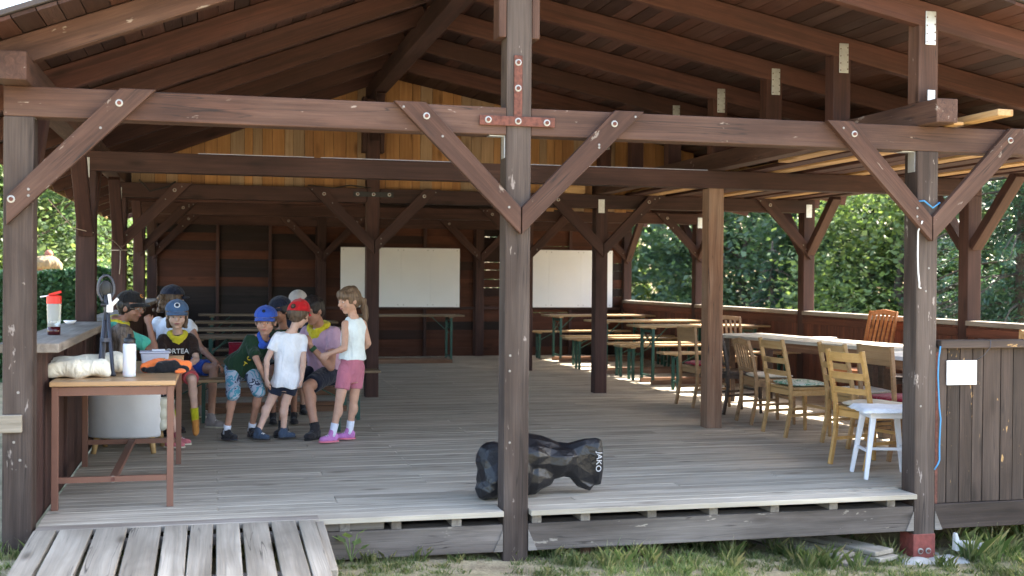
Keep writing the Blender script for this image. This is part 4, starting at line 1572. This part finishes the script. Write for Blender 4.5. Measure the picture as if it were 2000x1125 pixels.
mb.cap((.45, .03, .12), (.55, .03, .06), .045)
bb = blob('bag_body', mb, 'bag_black', bg_, .012, .045, 7.0, 2)
bb.data.polygons.foreach_set('use_smooth', [False] * len(bb.data.polygons))
dm = bb.modifiers.new('d', 'DECIMATE')
dm.ratio = .03
bv = bb.modifiers.new('b', 'BEVEL')
bv.width = .004
bv.segments = 1
bv.limit_method = 'ANGLE'
bv.angle_limit = math.radians(14)
tm = text_mesh('JAKO', .056, 'print_grey', .001)
obj('lettering', tm, None, bg_, world=WM[bg_.name] @ T(.583, -.066, .225) @ Matrix.Rotation(.12, 4, 'Z') @ Matrix.Rotation(math.pi / 2, 4, 'X') @ Matrix.Rotation(-math.pi / 2 - .08, 4, 'Z'))

# ================================================================== UNDER AND IN FRONT OF THE FLOOR
for k, (x, y, z, L, wd, rz, lab) in enumerate(((5.27, .02, -.425, 1.1, .20, .10, 'lower left old plank pushed under the floor near the red post foot'), (5.50, .08, -.372, 1.0, .20, .06, 'upper right old plank pushed under the floor near the red post foot'), (5.24, .10, -.385, .9, .17, .12, 'upper left old plank pushed under the floor'), (5.52, .05, -.41, 1.0, .20, .03, 'lower right old plank pushed under the floor'))):
    d = V((-math.sin(rz) - .35, math.cos(rz), 0)).normalized()
    p = V((x, y - .18, z))
    tag(timber('old_plank', p, p + d * L, wd, .03, 'wood_ramp'), lab, 'plank', 'old planks under the floor')
tag(timber('leaning_slat', (3.36, -.12, -.44), (3.52, .22, -.26), .07, .025, 'wood_newpost'), 'brown slat leaning under the floor right of the middle post', 'slat')
ft = thing('concrete_footing', 'cracked concrete footing under the red post foot', 'footing', (5.86, .05, -.468))
mb = MB().box(-.24, .26, -.22, .2, -.1, .015).sph((-.15, -.14, .0), (.16, .10, .045)).sph((.14, -.12, .0), (.18, .12, .04)).sph((.0, -.2, -.02), (.2, .06, .04))
blob('slab', mb, 'concrete', ft, .014, .016, 14, 2)
rk = thing('white_rubble', 'broken piece of pale concrete in the grass at the right', 'rubble', (6.20, -.03, -.47))
obj('piece', MB().bar((-.10, 0, .10), (.12, .02, .075), .09, .065, (0, 0, 1), .085, .07), 'stone_white', rk, bevel=.008)
obj('piece', MB().bar((-.095, .0, .07), (-.115, .0, .19), .06, .05, (1, 0, 0), .03, .02), 'stone_white', rk, bevel=.006)
obj('piece', MB().bar((.10, .02, .05), (.115, .0, -.06), .07, .06, (1, 0, 0)), 'stone_white', rk, bevel=.008)
# broad-leaved weed by the ramp
wdp = thing('broadleaf_weed', 'small broad-leaved weed beside the ramp', 'plant', (1.95, -.06, -.24))
for k in range(6):
    a = k * 1.1
    c = V((math.cos(a) * .05, math.sin(a) * .03, .05 + .02 * k))
    d = V((math.cos(a), math.sin(a) * .6, .5)).normalized()
    s_ = d.cross(V((0, 0, 1))).normalized()
    n_ = .035
    obj('leaf', MB().add([c, c + d * .03 + s_ * n_, c + d * .075, c + d * .03 - s_ * n_, c + d * .04 - V((0, 0, .008))], [(0, 1, 4), (1, 2, 4), (2, 3, 4), (3, 0, 4)]), 'leaf_bright', wdp)
    obj('stem', MB().tube([(0, 0, -.02), c * .6, c], .0025, 5), 'leaf_bright', wdp)
# garden figure beyond the hedge
gf = thing('garden_shelter', 'small brown feeder with rounded straw top beyond the hedge', 'feeder', (-2.35, 19.5, -.15))
obj('pole', MB().cyl((0, 0, 0), (0, 0, 1.35), .05), 'bark', gf)
obj('body', MB().lathe([(.16, 1.35), (.20, 1.45), (.19, 1.75), (.14, 1.80)], n=14), 'clay', gf, smooth=True)
blob('straw_top', MB().sph((0, 0, 1.82), (.30, .30, .17)).sph((-.2, -.05, 1.74), (.13, .13, .16)).sph((.2, 0, 1.76), (.13, .13, .14)), 'straw', gf, .02, .03, 14, 2)
obj('knob', MB().sph((.05, 0, 2.02), .09), 'clay', gf, smooth=True)
# ================================================================== PEOPLE
UP = V((0, 0, 1))


def basis(f, up=UP):
    f = V(f).normalized()
    r = f.cross(up).normalized()
    u = r.cross(f).normalized()
    return r, f, u


def add_hand(mb, w_, d, nrm, s, curl=.6, side=1):
    """palm, four fingers of different length and a thumb; d = along the hand, nrm = palm side"""
    d = V(d).normalized()
    nrm = V(nrm)
    nrm = (nrm - d * nrm.dot(d)).normalized()
    x = d.cross(nrm) * side
    R = Matrix((x, d, nrm)).transposed()
    pl = .085 * s
    mb.sph(w_ + d * pl * .5, (.040 * s, .055 * s, .017 * s), R, 10, 7)
    mb.cap(w_ - d * .02 * s, w_ + d * .02 * s, .024 * s, .026 * s, 8)
    for k, (o, L) in enumerate(((-.029, .062), (-.010, .072), (.010, .068), (.028, .052))):
        p0 = w_ + d * pl * .88 + x * o * s
        a1 = curl * .55
        d1 = (d * math.cos(a1) + nrm * math.sin(a1)).normalized()
        p1 = p0 + d1 * L * .55 * s
        a2 = curl * 1.5
        d2 = (d * math.cos(a2) + nrm * math.sin(a2)).normalized()
        p2 = p1 + d2 * L * .5 * s
        rr = max(.0088 * s, .0075)
        mb.cap(p0, p1, rr * 1.05, rr, 7)
        mb.cap(p1, p2, rr, rr * .85, 7)
    t0 = w_ + d * pl * .30 - x * .034 * s
    t1 = t0 + (d * .75 - x * .55 + nrm * .35).normalized() * .036 * s
    t2 = t1 + (d * .95 + nrm * .45).normalized() * .028 * s
    rr = max(.0105 * s, .0085)
    mb.cap(t0, t1, rr * 1.15, rr, 7)
    mb.cap(t1, t2, rr, rr * .85, 7)


def person(label, J, s, h, skin, shirt, shorts, hair=None, cap=None, scarf=None, shoes=None, socks=None, hands=(.6, .6), glasses=False, vox=.0068, extra=None):
    j = {k: V(v) for k, v in J.items()}
    base = V(((j['aL'].x + j['aR'].x) / 2, (j['aL'].y + j['aR'].y) / 2, 0))
    t = thing('person', label, 'person', tuple(base))
    for k in ('hipL', 'hipR', 'kL', 'kR', 'aL', 'aR', 'shL', 'shR', 'eL', 'eR', 'wL', 'wR', 'head'):
        j[k] = j[k] - base
    P = (j['hipL'] + j['hipR']) / 2
    C = (j['shL'] + j['shR']) / 2
    up = (C - P).normalized()
    ra = ((j['shR'] - j['shL']).normalized() + (j['hipR'] - j['hipL']).normalized()).normalized()
    ra = (ra - up * ra.dot(up)).normalized()
    fw = up.cross(ra)
    sw = (j['shR'] - j['shL']).length / 2
    hw = (j['hipR'] - j['hipL']).length / 2
    L = (C - P).length

    def torso(mb, g, t0=-.16, t1=1.15, flare=0.):
        prof = [(-.30, hw + .045 * s, .095 * s), (-.12, hw + .062 * s, .105 * s), (.1, hw + .055 * s, .105 * s), (.4, max(hw, sw) * .55 + .062 * s, .095 * s), (.72, sw * .8 + .03 * s, .108 * s), (.92, sw + .015 * s, .088 * s), (1.04, sw * .82, .062 * s), (1.12, sw * .50, .056 * s), (1.18, .055 * s, .05 * s)]
        qs = sorted(set([t0, t1] + [p_[0] for p_ in prof if t0 < p_[0] < t1]))
        rings = []
        for q in qs:
            a = float(np.interp(q, [p_[0] for p_ in prof], [p_[1] for p_ in prof]))
            b = float(np.interp(q, [p_[0] for p_ in prof], [p_[2] for p_ in prof]))
            ge = g + flare * max(0., .35 - q) / .5
            rings.append((P + up * L * q, ra * (a + ge), fw * (b + ge)))
        mb.loft(rings, 18)

    r, f, u = basis(j['face'])
    hd = j['head']
    R = Matrix((r, f, u)).transposed()
    body = MB()
    torso(body, 0., -.32, 1.2)
    nb = C + up * .02 * s
    body.cap(nb, hd - u * h * .50 - f * h * .1, .058 * s, .054 * s + .003)
    for sg in (-1, 1):
        body.cap(nb + up * .045 * s, C + ra * sg * sw * .62 + up * .012 * s, .040 * s, .042 * s)
    # head
    body.sph(hd + u * .20 * h - f * .06 * h, (.71 * h, .86 * h, .80 * h), R, 18, 12)
    body.sph(hd - u * .26 * h + f * .12 * h, (.58 * h, .66 * h, .68 * h), R, 16, 10)
    body.sph(hd - u * .78 * h + f * .44 * h, (.26 * h, .22 * h, .18 * h), R, 10, 7)
    for sg in (-1, 1):
        body.sph(hd + r * sg * .36 * h - u * .28 * h + f * .50 * h, (.22 * h, .20 * h, .22 * h), R, 10, 7)
        body.sph(hd + r * sg * .71 * h - u * .08 * h - f * .05 * h, (.10 * h, .17 * h, .25 * h), R, 10, 7)
    body.cap(hd + u * .10 * h + f * .72 * h, hd - u * .20 * h + f * .90 * h, .075 * h, .12 * h, 8)
    body.sph(hd - u * .47 * h + f * .68 * h, (.24 * h, .12 * h, .13 * h), R, 10, 7)
    for sd in 'LR':
        sh, el, wr = j['sh' + sd], j['e' + sd], j['w' + sd]
        body.sph(sh, .052 * s, None, 10, 7)
        body.cap(sh, el, .050 * s, .041 * s)
        body.cap(el, wr, .041 * s, .0275 * s)
        body.sph(el.lerp(wr, .25), .045 * s, None, 10, 7)
        hdv = j.get('h' + sd, (wr - el))
        add_hand(body, wr, hdv, j.get('n' + sd, fw * .3 - ra * (1 if sd == 'R' else -1)), s * 1.02, hands[0 if sd == 'L' else 1], 1 if sd == 'R' else -1)
        hp, kn, an = j['hip' + sd], j['k' + sd], j['a' + sd]
        body.cap(hp, kn, .086 * s, .060 * s)
        body.cap(kn, an, .056 * s, .038 * s)
        back = -(V(j['t' + sd]).normalized())
        body.sph(kn.lerp(an, .30) + back * .012 * s, (.060 * s, .060 * s, .10 * s), None, 10, 7)
        body.sph(kn, .062 * s, None, 10, 7)
        td = V(j['t' + sd]).normalized()
        body.cap(an, an + td * (.05 if shoes else .10) * s - UP * .045 * s, .036 * s, .026 * s)
    bd = blob('body', body, skin, t, vox, 0, 1, 4)
    # face
    for sg in (-1, 1):
        e = hd + r * sg * .27 * h + u * .02 * h + f * .70 * h
        obj('eye', MB().sph(e, (.13 * h, .07 * h, .050 * h), R, 10, 6), 'eye_white', bd, smooth=True)
        obj('iris', MB().sph(e + f * .035 * h, (.055 * h, .05 * h, .048 * h), R, 8, 6), 'eye_dark', bd, smooth=True)
        obj('brow', MB().sph(e + u * .17 * h + f * .01 * h, (.19 * h, .07 * h, .035 * h), R, 10, 6), 'brow', bd, smooth=True)
    obj('lips', MB().sph(hd - u * .47 * h + f * .775 * h, (.20 * h, .05 * h, .055 * h), R, 10, 6), 'lip', bd, smooth=True)
    if glasses:
        mb = MB()
        for sg in (-1, 1):
            c = hd + r * sg * .29 * h + u * .0 * h + f * .86 * h
            mb.tube([c + (r * math.cos(a) * .22 + u * math.sin(a) * .17) * h for a in [k * math.pi / 6 for k in range(13)]], .018 * h, 5)
            mb.tube([c + r * sg * .22 * h, hd + r * sg * .73 * h - f * .05 * h + u * .03 * h], .02 * h, 5)
        obj('glasses', mb, 'glass_frame', t)
    # clothes
    sm, sl, lo, hem = shirt
    mb = MB()
    torso(mb, lo * s + .006, hem, 1.13, .022)
    for sd in 'LR':
        sh, el = j['sh' + sd], j['e' + sd]
        if sl > 0:
            mb.cap(sh - up * .005, sh.lerp(el, .2), .063 * s + .004, .067 * s + .004)
            mb.cyl(sh.lerp(el, .1), sh.lerp(el, sl), .062 * s + .004, .064 * s + .006, 14)
        else:
            mb.cap(sh.lerp(C, .35), sh.lerp(C, .6), .045 * s + .003)
    so_ = blob('shirt', mb, sm, t, .0085, .026 * s, 11, 3, seed=hash(label) % 50)
    sm2, frac, lo2 = shorts[:3]
    top = shorts[3] if len(shorts) > 3 else .12
    mb = MB()
    rings = [(P + up * L * q, ra * (a + lo2 * s), fw * (b + lo2 * s)) for q, a, b in ((-.30, hw + .050 * s, .10 * s), (-.1, hw + .066 * s, .112 * s), (top, hw + .058 * s, .108 * s))]
    mb.loft(rings, 16)
    for sd in 'LR':
        hp, kn, an = j['hip' + sd], j['k' + sd], j['a' + sd]
        mb.sph(hp, .090 * s + lo2 * s, None, 12, 8)
        fr = min(frac, 1.)
        e = hp.lerp(kn, fr)
        mb.cyl(hp, e, .088 * s + lo2 * s, (.088 - .024 * fr) * s + lo2 * s + .010, 14)
        if frac > 1:
            e2 = kn.lerp(an, frac - 1)
            mb.sph(kn, .068 * s + lo2 * s, None, 12, 8)
            mb.cyl(kn, e2, .068 * s + lo2 * s, .070 * s + lo2 * s, 14)
    blob('shorts', mb, sm2, t, .0085, .009 * s, 16, 3, seed=3.)
    # hair
    if hair:
        st, hm = hair
        mb = MB()
        mb.sph(hd + u * (.27 if not cap else .16) * h - f * .17 * h, (.82 * h, .87 * h, (.84 if not cap else .72) * h), R, 18, 12)
        mb.sph(hd - u * .12 * h - f * .38 * h, (.70 * h, .52 * h, .62 * h), R, 14, 10)
        if st in ('short', 'fringe') and not cap:
            mb.sph(hd + u * .55 * h + f * .35 * h, (.58 * h, .42 * h, .34 * h), R, 12, 8)
        if st == 'fringe':
            for k in range(5):
                o_ = (-.4 + .2 * k) * h
                mb.cap(hd + r * o_ + u * .50 * h + f * .66 * h, hd + r * (o_ + .04 * h) + u * .22 * h + f * .78 * h, .12 * h, .05 * h, 8)
        if st in ('long', 'bob'):
            d = 1.25 if st == 'long' else .85
            for sg in (-1, 1):
                mb.cap(hd + r * sg * .62 * h + u * .2 * h - f * .12 * h, hd + r * sg * .66 * h - u * d * h - f * .10 * h, .22 * h, .16 * h, 10)
            for k in range(5):
                o_ = (-.5 + .25 * k) * h
                mb.cap(hd + r * o_ - f * .62 * h, hd + r * o_ * 1.2 - f * .66 * h - u * (d + .1) * h, .30 * h, .14 * h, 10)
        if st == 'pony':
            pts = [hd + u * .10 * h - f * .95 * h, hd - u * .25 * h - f * 1.22 * h, hd - u * .9 * h - f * 1.24 * h, hd - u * 1.65 * h - f * 1.15 * h, hd - u * 2.35 * h - f * 1.12 * h]
            for a, b, r1, r2 in zip(pts, pts[1:], (.18, .26, .28, .22), (.26, .28, .22, .07)):
                mb.cap(a, b, r1 * h, r2 * h, 10)
            mb.sph(hd + u * .42 * h + f * .14 * h, (.79 * h, .70 * h, .58 * h), R, 14, 10)
            for sg in (-1, 1):
                mb.cap(hd + r * sg * .55 * h + u * .42 * h + f * .25 * h, hd + r * sg * .66 * h + u * .05 * h - f * .25 * h, .20 * h, .22 * h, 8)
        if st == 'curly':
            rs_ = random.Random(4)
            for k in range(26):
                mb.sph(hd - f * rs_.uniform(.75, 1.55) * h + u * rs_.uniform(-1.0, .25) * h + r * rs_.uniform(-.5, .5) * h, rs_.uniform(.12, .24) * h, None, 8, 6)
        blob('hair', mb, hm, t, .0075, .010, 30, 2)
    if cap:
        cm, emb = cap[0], cap[1]
        bdir = V(cap[2]) if len(cap) > 2 else f
        br, bf, bu = basis(bdir, u)
        low = cap[3] if len(cap) > 3 else 0.
        c0 = hd + u * (.44 - low) * h - f * .12 * h
        vs, fs = [], []
        n, m = 24, 9
        for i in range(m + 1):
            th = (math.pi * .50) * i / m
            for k in range(n):
                ph = 2 * math.pi * k / n
                sq = 1 + .012 * math.cos(6 * ph)
                vs.append(c0 + (br * math.cos(ph) * .86 + bf * math.sin(ph) * 1.0) * (math.sin(th) * h * sq) + u * math.cos(th) * (.80 + low) * h)
        for i in range(m):
            for k in range(n):
                fs.append((i * n + k, (i + 1) * n + k, (i + 1) * n + (k + 1) % n, i * n + (k + 1) % n))
        fs.append(tuple(range(m * n, (m + 1) * n)))
        co = obj('cap', MB().add(vs, fs), cm, t, smooth=True)
        vs, fs = [], []
        for i in range(5):
            q = i / 4
            for k in range(13):
                a = (k / 12 - .5) * 2
                an = a * 1.15
                e0 = c0 + u * .03 * h + (br * math.sin(an) * .84 + bf * math.cos(an) * .97) * h
                ext = bf * (.62 * (1 - a * a) ** .6) * h
                vs.append(e0 + ext * q - u * (.15 * q + .16 * a * a * (1 + .5 * q)) * h)
        for i in range(4):
            for k in range(12):
                a = i * 13 + k
                fs.append((a, a + 1, a + 14, a + 13))
        vo = obj('visor', MB().add(vs, fs), cm, co, I4 @ WM[t.name], smooth=True)
        vo.modifiers.new('s', 'SOLIDIFY').thickness = .006
        obj('button', MB().sph(c0 + u * (.80 + low) * h, .06 * h, None, 8, 6), cm, co, WM[t.name], smooth=True)
        if emb:
            kind, mats = emb
            th = .95
            ef = -bf if kind == 'hole' else bf
            th = 1.25 if kind == 'hole' else .95
            ec = c0 + (ef * math.sin(th) * 1.01 + u * math.cos(th) * (.82 + low)) * h
            en = (ef * math.sin(th) * .85 + u * math.cos(th)).normalized()
            q = en.to_track_quat('Z', 'Y').to_matrix().to_4x4()
            for kk, (rad, mt) in enumerate(mats):
                obj('emblem', MB().lathe([(rad * h, -.02 * h), (rad * h, (.02 + .02 * kk) * h)], n=20), mt, co, WM[t.name] @ T(*ec) @ q)
    if scarf:
        mb = MB()
        cN = C + up * .065 * s
        for k in range(16):
            a = 2 * math.pi * k / 16
            b = 2 * math.pi * (k + 1) / 16

            def pt(a):
                fr = math.sin(a)
                return cN + ra * math.cos(a) * .090 * s + fw * (fr * .085 + .014) * s - up * (.045 * max(0, fr)) * s
            mb.cap(pt(a), pt(b), .033 * s, .033 * s, 8)
        mb.sph(cN + fw * .100 * s - up * .07 * s, (.07 * s, .03 * s, .06 * s), Matrix((ra, fw, up)).transposed(), 10, 7)
        blob('neckerchief', mb, scarf, t, .0075, .009, 26, 2)
    for sd in 'LR':
        an = j['a' + sd]
        td = V(j['t' + sd]).normalized()
        if socks:
            mat, hh = socks
            kn = j['k' + sd]
            dd = (kn - an).normalized()
            obj('sock', MB().tube([an - dd * .03, an, an + dd * hh * .5, an + dd * hh], [.040 * s + .003, .040 * s + .004, .041 * s + .004, .044 * s + .004], 14), mat, t, smooth=True)
        if shoes:
            um, sm_ = shoes
            rx, fx, ux = basis(td)
            Rs = Matrix((rx, fx, ux)).transposed()
            sole_z = (.0 if td.z > -.3 else None)
            c = V((an.x, an.y, an.z))
            ft_ = c - ux * .055 * s
            mb = MB()
            mb.sph(ft_ + fx * .02 * s, (.048 * s, .072 * s, .050 * s), Rs, 12, 8)
            mb.sph(ft_ + fx * .095 * s - ux * .010 * s, (.052 * s, .085 * s, .042 * s), Rs, 12, 8)
            mb.sph(ft_ - fx * .03 * s + ux * .01 * s, (.045 * s, .046 * s, .058 * s), Rs, 12, 8)
            mb.cap(ft_ + fx * .03 * s + ux * .02 * s, c + ux * .022 * s, .042 * s, .048 * s)
            sh_ = blob('shoe', mb, um, t, .0075, .004, 40, 2)
            rings = []
            vs, fs = [], []
            n = 18
            for zz in (-.030, -.046):
                for k in range(n):
                    a = 2 * math.pi * k / n
                    vs.append(ft_ + fx * (.052 + math.cos(a) * .132) * s + rx * math.sin(a) * (.055 - .008 * math.cos(a)) * s + ux * zz * s)
            for k in range(n):
                fs.append((k, (k + 1) % n, n + (k + 1) % n, n + k))
            fs += [tuple(range(n)), tuple(range(2 * n - 1, n - 1, -1))]
            obj('sole', MB().add(vs, fs), sm_, sh_, WM[t.name], bevel=.004)
            lc = MB()
            for k in range(3):
                q = ft_ + fx * (.045 + .022 * k) * s + ux * (.044 - .008 * k) * s
                lc.tube([q - rx * .022 * s, q + ux * .006 * s, q + rx * .022 * s], .0032, 5)
            obj('laces', lc, 'print_white' if um != 'shoe_dark' else 'plastic_grey', sh_, WM[t.name])
    if extra:
        extra(t, dict(P=P, C=C, up=up, ra=ra, fw=fw, L=L, s=s, hd=hd, r=r, f=f, u=u, h=h, base=base, j=j))
    return t


def chest_text(body, size, mat, tq=.62, side=0., name='print', rot=0., depth=.125):
    def fn(t, k):
        x, y, z = k['ra'] * -1, k['up'], k['fw']
        x = y.cross(z)
        Rm = Matrix((x, y, z)).transposed().to_4x4()
        Rm.translation = k['P'] + k['up'] * k['L'] * tq + k['fw'] * depth * k['s'] + k['ra'] * side * k['s']
        me = text_mesh(body, size, mat, .006)
        obj(name, me, None, t, WM[t.name] @ Rm)
    return fn


# --- girl in the white top
person('girl with ponytail in white sleeveless top and pink shorts, standing beside the inner post', dict(
    hipL=(2.262, 3.20, .640), hipR=(2.372, 3.265, .640), kL=(2.205, 3.15, .37), kR=(2.342, 3.27, .37), aL=(2.145, 3.13, .085), aR=(2.305, 3.28, .085),
    tL=(-.95, -.30, 0), tR=(-.98, .05, 0), shL=(2.250, 3.16, 1.03), shR=(2.410, 3.255, 1.03), eL=(2.235, 3.07, .825), eR=(2.462, 3.25, .855),
    wL=(2.105, 3.12, .775), wR=(2.40, 3.36, .775), head=(2.285, 3.21, 1.235), face=(-.86, -.42, -.20)),
    .70, .116, 'skin_mid', ('tank', 0, .020, .20), ('pinkshort', .66, .006, .30), hair=('pony', 'hair_girl'), shoes=('shoe_pink', 'sole_pink'), socks=('sock', .09), hands=(.9, .5))


# --- child in red cap
def tee_hem(t, k):
    pass


person('child in red cap, white T-shirt and black shorts standing with back to the camera', dict(
    hipL=(1.715, 3.40, .545), hipR=(1.825, 3.42, .545), kL=(1.620, 3.42, .325), kR=(1.752, 3.42, .315), aL=(1.522, 3.37, .085), aR=(1.742, 3.43, .080),
    tL=(.80, -.55, 0), tR=(.85, .35, 0), shL=(1.690, 3.38, .915), shR=(1.902, 3.40, .895), eL=(1.590, 3.33, .715), eR=(1.905, 3.34, .695),
    wL=(1.590, 3.33, .555), wR=(1.892, 3.33, .545), head=(1.868, 3.42, 1.105), face=(.50, .82, -.30)),
    .66, .116, 'skin_light', ('white', .62, .030, -.22), ('navy', .62, .009), hair=('short', 'hair_brown'), cap=('red', ('hole', ((.20, 'black'), (.13, 'hair_brown'))), (.50, .82, -.1), .22), shoes=('shoe_blue', 'shoe_dark'), hands=(.9, .8))

# --- boy in blue cap
person('boy in blue cap and blue neckerchief, dark green T-shirt and camouflage shorts, leaning over', dict(
    hipR=(1.305, 3.62, .640), hipL=(1.445, 3.62, .620), kR=(1.310, 3.42, .400), kL=(1.532, 3.44, .430), aR=(1.255, 3.46, .085), aL=(1.470, 3.58, .090),
    tR=(.72, -.70, 0), tL=(.30, -.95, 0), shR=(1.452, 3.50, .845), shL=(1.660, 3.54, .885), eR=(1.515, 3.36, .690), eL=(1.735, 3.50, .70),
    wR=(1.605, 3.38, .500), wL=(1.70, 3.46, .52), head=(1.582, 3.41, 1.040), face=(-.22, -.95, -.10)),
    .70, .117, 'skin_tan', ('green', .68, .024, -.14), ('camo', 1.02, .014), hair=('fringe', 'hair_brown'), cap=('blue', ('badge', ((.13, 'navy'),))), scarf='blue', shoes=('shoe_dark', 'plastic_grey'), socks=('sock', .055), hands=(.5, .5),
    extra=lambda t, k: [chest_text(c, .055, 'print_yellow', q, .045, depth=.132)(t, k) for c, q in (('L', .70), ('O', .48), ('T', .26))])

# --- seated person in pink
person('person in pink T-shirt, yellow neckerchief and navy shorts sitting on the bench, hand raised', dict(
    hipL=(2.215, 3.90, .560), hipR=(2.085, 4.02, .560), kL=(1.960, 3.56, .450), kR=(1.750, 3.74, .460), aL=(2.020, 3.46, .090), aR=(1.755, 3.70, .090),
    tL=(-.55, -.83, 0), tR=(-.45, -.9, 0), shL=(2.205, 3.75, .935), shR=(1.985, 4.00, .935), eL=(2.165, 3.56, .625), eR=(1.86, 3.80, .70),
    wL=(1.985, 3.58, .815), wR=(1.80, 3.66, .64), head=(2.010, 3.70, 1.130), face=(-.72, -.52, -.42), hL=(-.15, -.05, 1)),
    .92, .124, 'skin_tan', ('pinktee', .55, .026, -.16), ('navy', .84, .012), hair=('short', 'hair_dark'), scarf='yellow', shoes=('shoe_dark', 'plastic_black'), socks=('black', .05), hands=(1.2, .6),
    extra=lambda t, k: obj('wristband', MB().tube([k['j']['wL'].lerp(k['j']['eL'], .06), k['j']['wL'].lerp(k['j']['eL'], .20)], .032, 14), 'rope_green', t, smooth=True))

# --- child in brown T-shirt
person('child in blue denim cap, brown T-shirt with white letters and yellow neckerchief sitting', dict(
    hipR=(.755, 4.00, .570), hipL=(.895, 4.00, .570), kR=(.745, 3.66, .520), kL=(.957, 3.64, .525), aR=(.80, 3.72, .125), aL=(.988, 3.68, .145),
    tR=(.1, -.6, -.55), tL=(.05, -.55, -.75), shR=(.712, 3.93, .875), shL=(.940, 3.93, .875), eR=(.665, 3.78, .680), eL=(.992, 3.80, .690),
    wR=(.780, 3.58, .640), wL=(.890, 3.58, .625), head=(.820, 3.86, 1.080), face=(.04, -.98, -.14)),
    .74, .119, 'skin_light', ('brown', .78, .016, -.14), ('coral', .88, .012), hair=('bob', 'hair_brown'), cap=('denim', ('badge', ((.22, 'print_white'), (.15, 'denim'), (.09, 'black')))), scarf='yellow', socks=('sockyellow', .13), hands=(.8, .8),
    extra=lambda t, k: [chest_text('ORTEA', .062, 'print_white', .70, 0, depth=.140)(t, k)] + [blob('sock_foot', MB().cap(k['j']['a' + q] + UP * .02, k['j']['a' + q] + V(k['j']['t' + q]).normalized() * .11, .033, .030), 'sockorange', t, .008, .004, 30, 2) for q in 'LR'])

# --- child in the armchair
person('child with straight ash-brown hair in dark clothes and rose shoes sitting in the white armchair', dict(
    hipR=(.500, 3.08, .420), hipL=(.410, 3.17, .420), kR=(.765, 3.13, .430), kL=(.755, 3.27, .430), aR=(.800, 3.02, .085), aL=(.845, 3.19, .085),
    tR=(.95, -.25, 0), tL=(.95, -.15, 0), shR=(.495, 3.03, .735), shL=(.335, 3.17, .735), eR=(.60, 3.00, .57), eL=(.47, 3.33, .57),
    wR=(.69, 3.12, .52), wL=(.66, 3.27, .52), head=(.408, 3.13, .905), face=(.62, .76, -.15)),
    .68, .120, 'skin_light', ('black', .7, .014, -.12), ('speckle', .98, .010), hair=('long', 'hair_ash'), shoes=('shoe_rose', 'sole_pale'), hands=(.6, .6))

# --- person in teal
person('person in black cap and glasses, teal shirt and yellow neckerchief, hand held to the face', dict(
    hipR=(.320, 3.72, .560), hipL=(.320, 3.90, .560), kR=(.700, 3.75, .560), kL=(.720, 3.95, .560), aR=(.70, 3.86, .09), aL=(.74, 4.05, .09),
    tR=(1, 0, 0), tL=(1, 0, 0), shR=(.345, 3.54, .985), shL=(.285, 3.85, 1.0), eR=(.655, 3.44, .775), eL=(.53, 4.0, .75),
    wR=(.600, 3.50, 1.020), wL=(.72, 3.86, .72), head=(.437, 3.70, 1.155), face=(.90, -.40, -.12), hR=(-.30, .35, .85)),
    .86, .124, 'skin_dark', ('teal', .78, .030, -.10), ('black', .9, .012), hair=('short', 'hair_dark'), cap=('black', ('badge', ((.16, 'sockorange'), (.08, 'black')))), scarf='yellow', shoes=('shoe_dark', 'plastic_black'), hands=(.6, 1.5), glasses=True)

# --- person in white behind
person('person with curly ponytail, dark cap and white top sitting behind the child in brown', dict(
    hipL=(.66, 4.86, .560), hipR=(.86, 4.82, .560), kL=(.98, 5.20, .54), kR=(1.14, 4.55, .545), aL=(1.0, 5.2, .09), aR=(1.12, 4.42, .085),
    tL=(.8, .4, 0), tR=(.85, -.5, 0), shL=(.610, 4.92, .985), shR=(.905, 4.84, .965), eL=(.62, 5.1, .75), eR=(1.005, 4.72, .750),
    wL=(.8, 5.2, .65), wR=(1.170, 4.56, .600), head=(.755, 4.86, 1.200), face=(.75, .62, -.05)),
    .84, .122, 'skin_tan', ('white', .25, .010, -.14), ('blue', .75, .014), hair=('curly', 'hair_brown'), cap=('navy', None), shoes=('sandal', 'sole_pale'), hands=(.6, .5))

# --- two half hidden children
person('child with dark cap and dark green shirt half hidden behind the blue-capped boy', dict(
    hipR=(1.72, 4.86, .560), hipL=(1.88, 4.86, .560), kR=(1.70, 4.5, .54), kL=(1.9, 4.5, .54), aR=(1.7, 4.5, .09), aL=(1.9, 4.5, .09),
    tR=(0, -1, 0), tL=(0, -1, 0), shR=(1.695, 4.70, .885), shL=(1.915, 4.70, .885), eR=(1.66, 4.55, .70), eL=(1.95, 4.6, .70),
    wR=(1.75, 4.4, .62), wL=(1.9, 4.4, .62), head=(1.765, 4.62, 1.105), face=(-.80, -.55, -.25)),
    .72, .116, 'skin_dark', ('green', .7, .014, -.12), ('black', .9, .01), hair=('short', 'hair_dark'), cap=('navy', None), shoes=('shoe_dark', 'plastic_black'), vox=.009)
person('child in pale grey cap standing farthest back behind the red-capped child', dict(
    hipR=(1.90, 5.24, .600), hipL=(2.03, 5.24, .600), kR=(1.90, 5.23, .34), kL=(2.04, 5.23, .34), aR=(1.9, 5.26, .085), aL=(2.04, 5.26, .085),
    tR=(-.1, -1, 0), tL=(.1, -1, 0), shR=(1.865, 5.24, .965), shL=(2.075, 5.24, .965), eR=(1.83, 5.26, .78), eL=(2.11, 5.26, .78),
    wR=(1.84, 5.2, .62), wL=(2.1, 5.2, .62), head=(1.978, 5.20, 1.165), face=(-.15, -.95, -.25)),
    .70, .110, 'skin_mid', ('navy', .7, .014, -.12), ('black', .9, .01), hair=('short', 'hair_dark'), cap=('greycap', None), shoes=('shoe_dark', 'plastic_black'), vox=.009)
put(_bn, (.33, 4.30, 0), math.pi / 2 + .02, 'trestle bench standing lengthwise along the left parapet', gB)
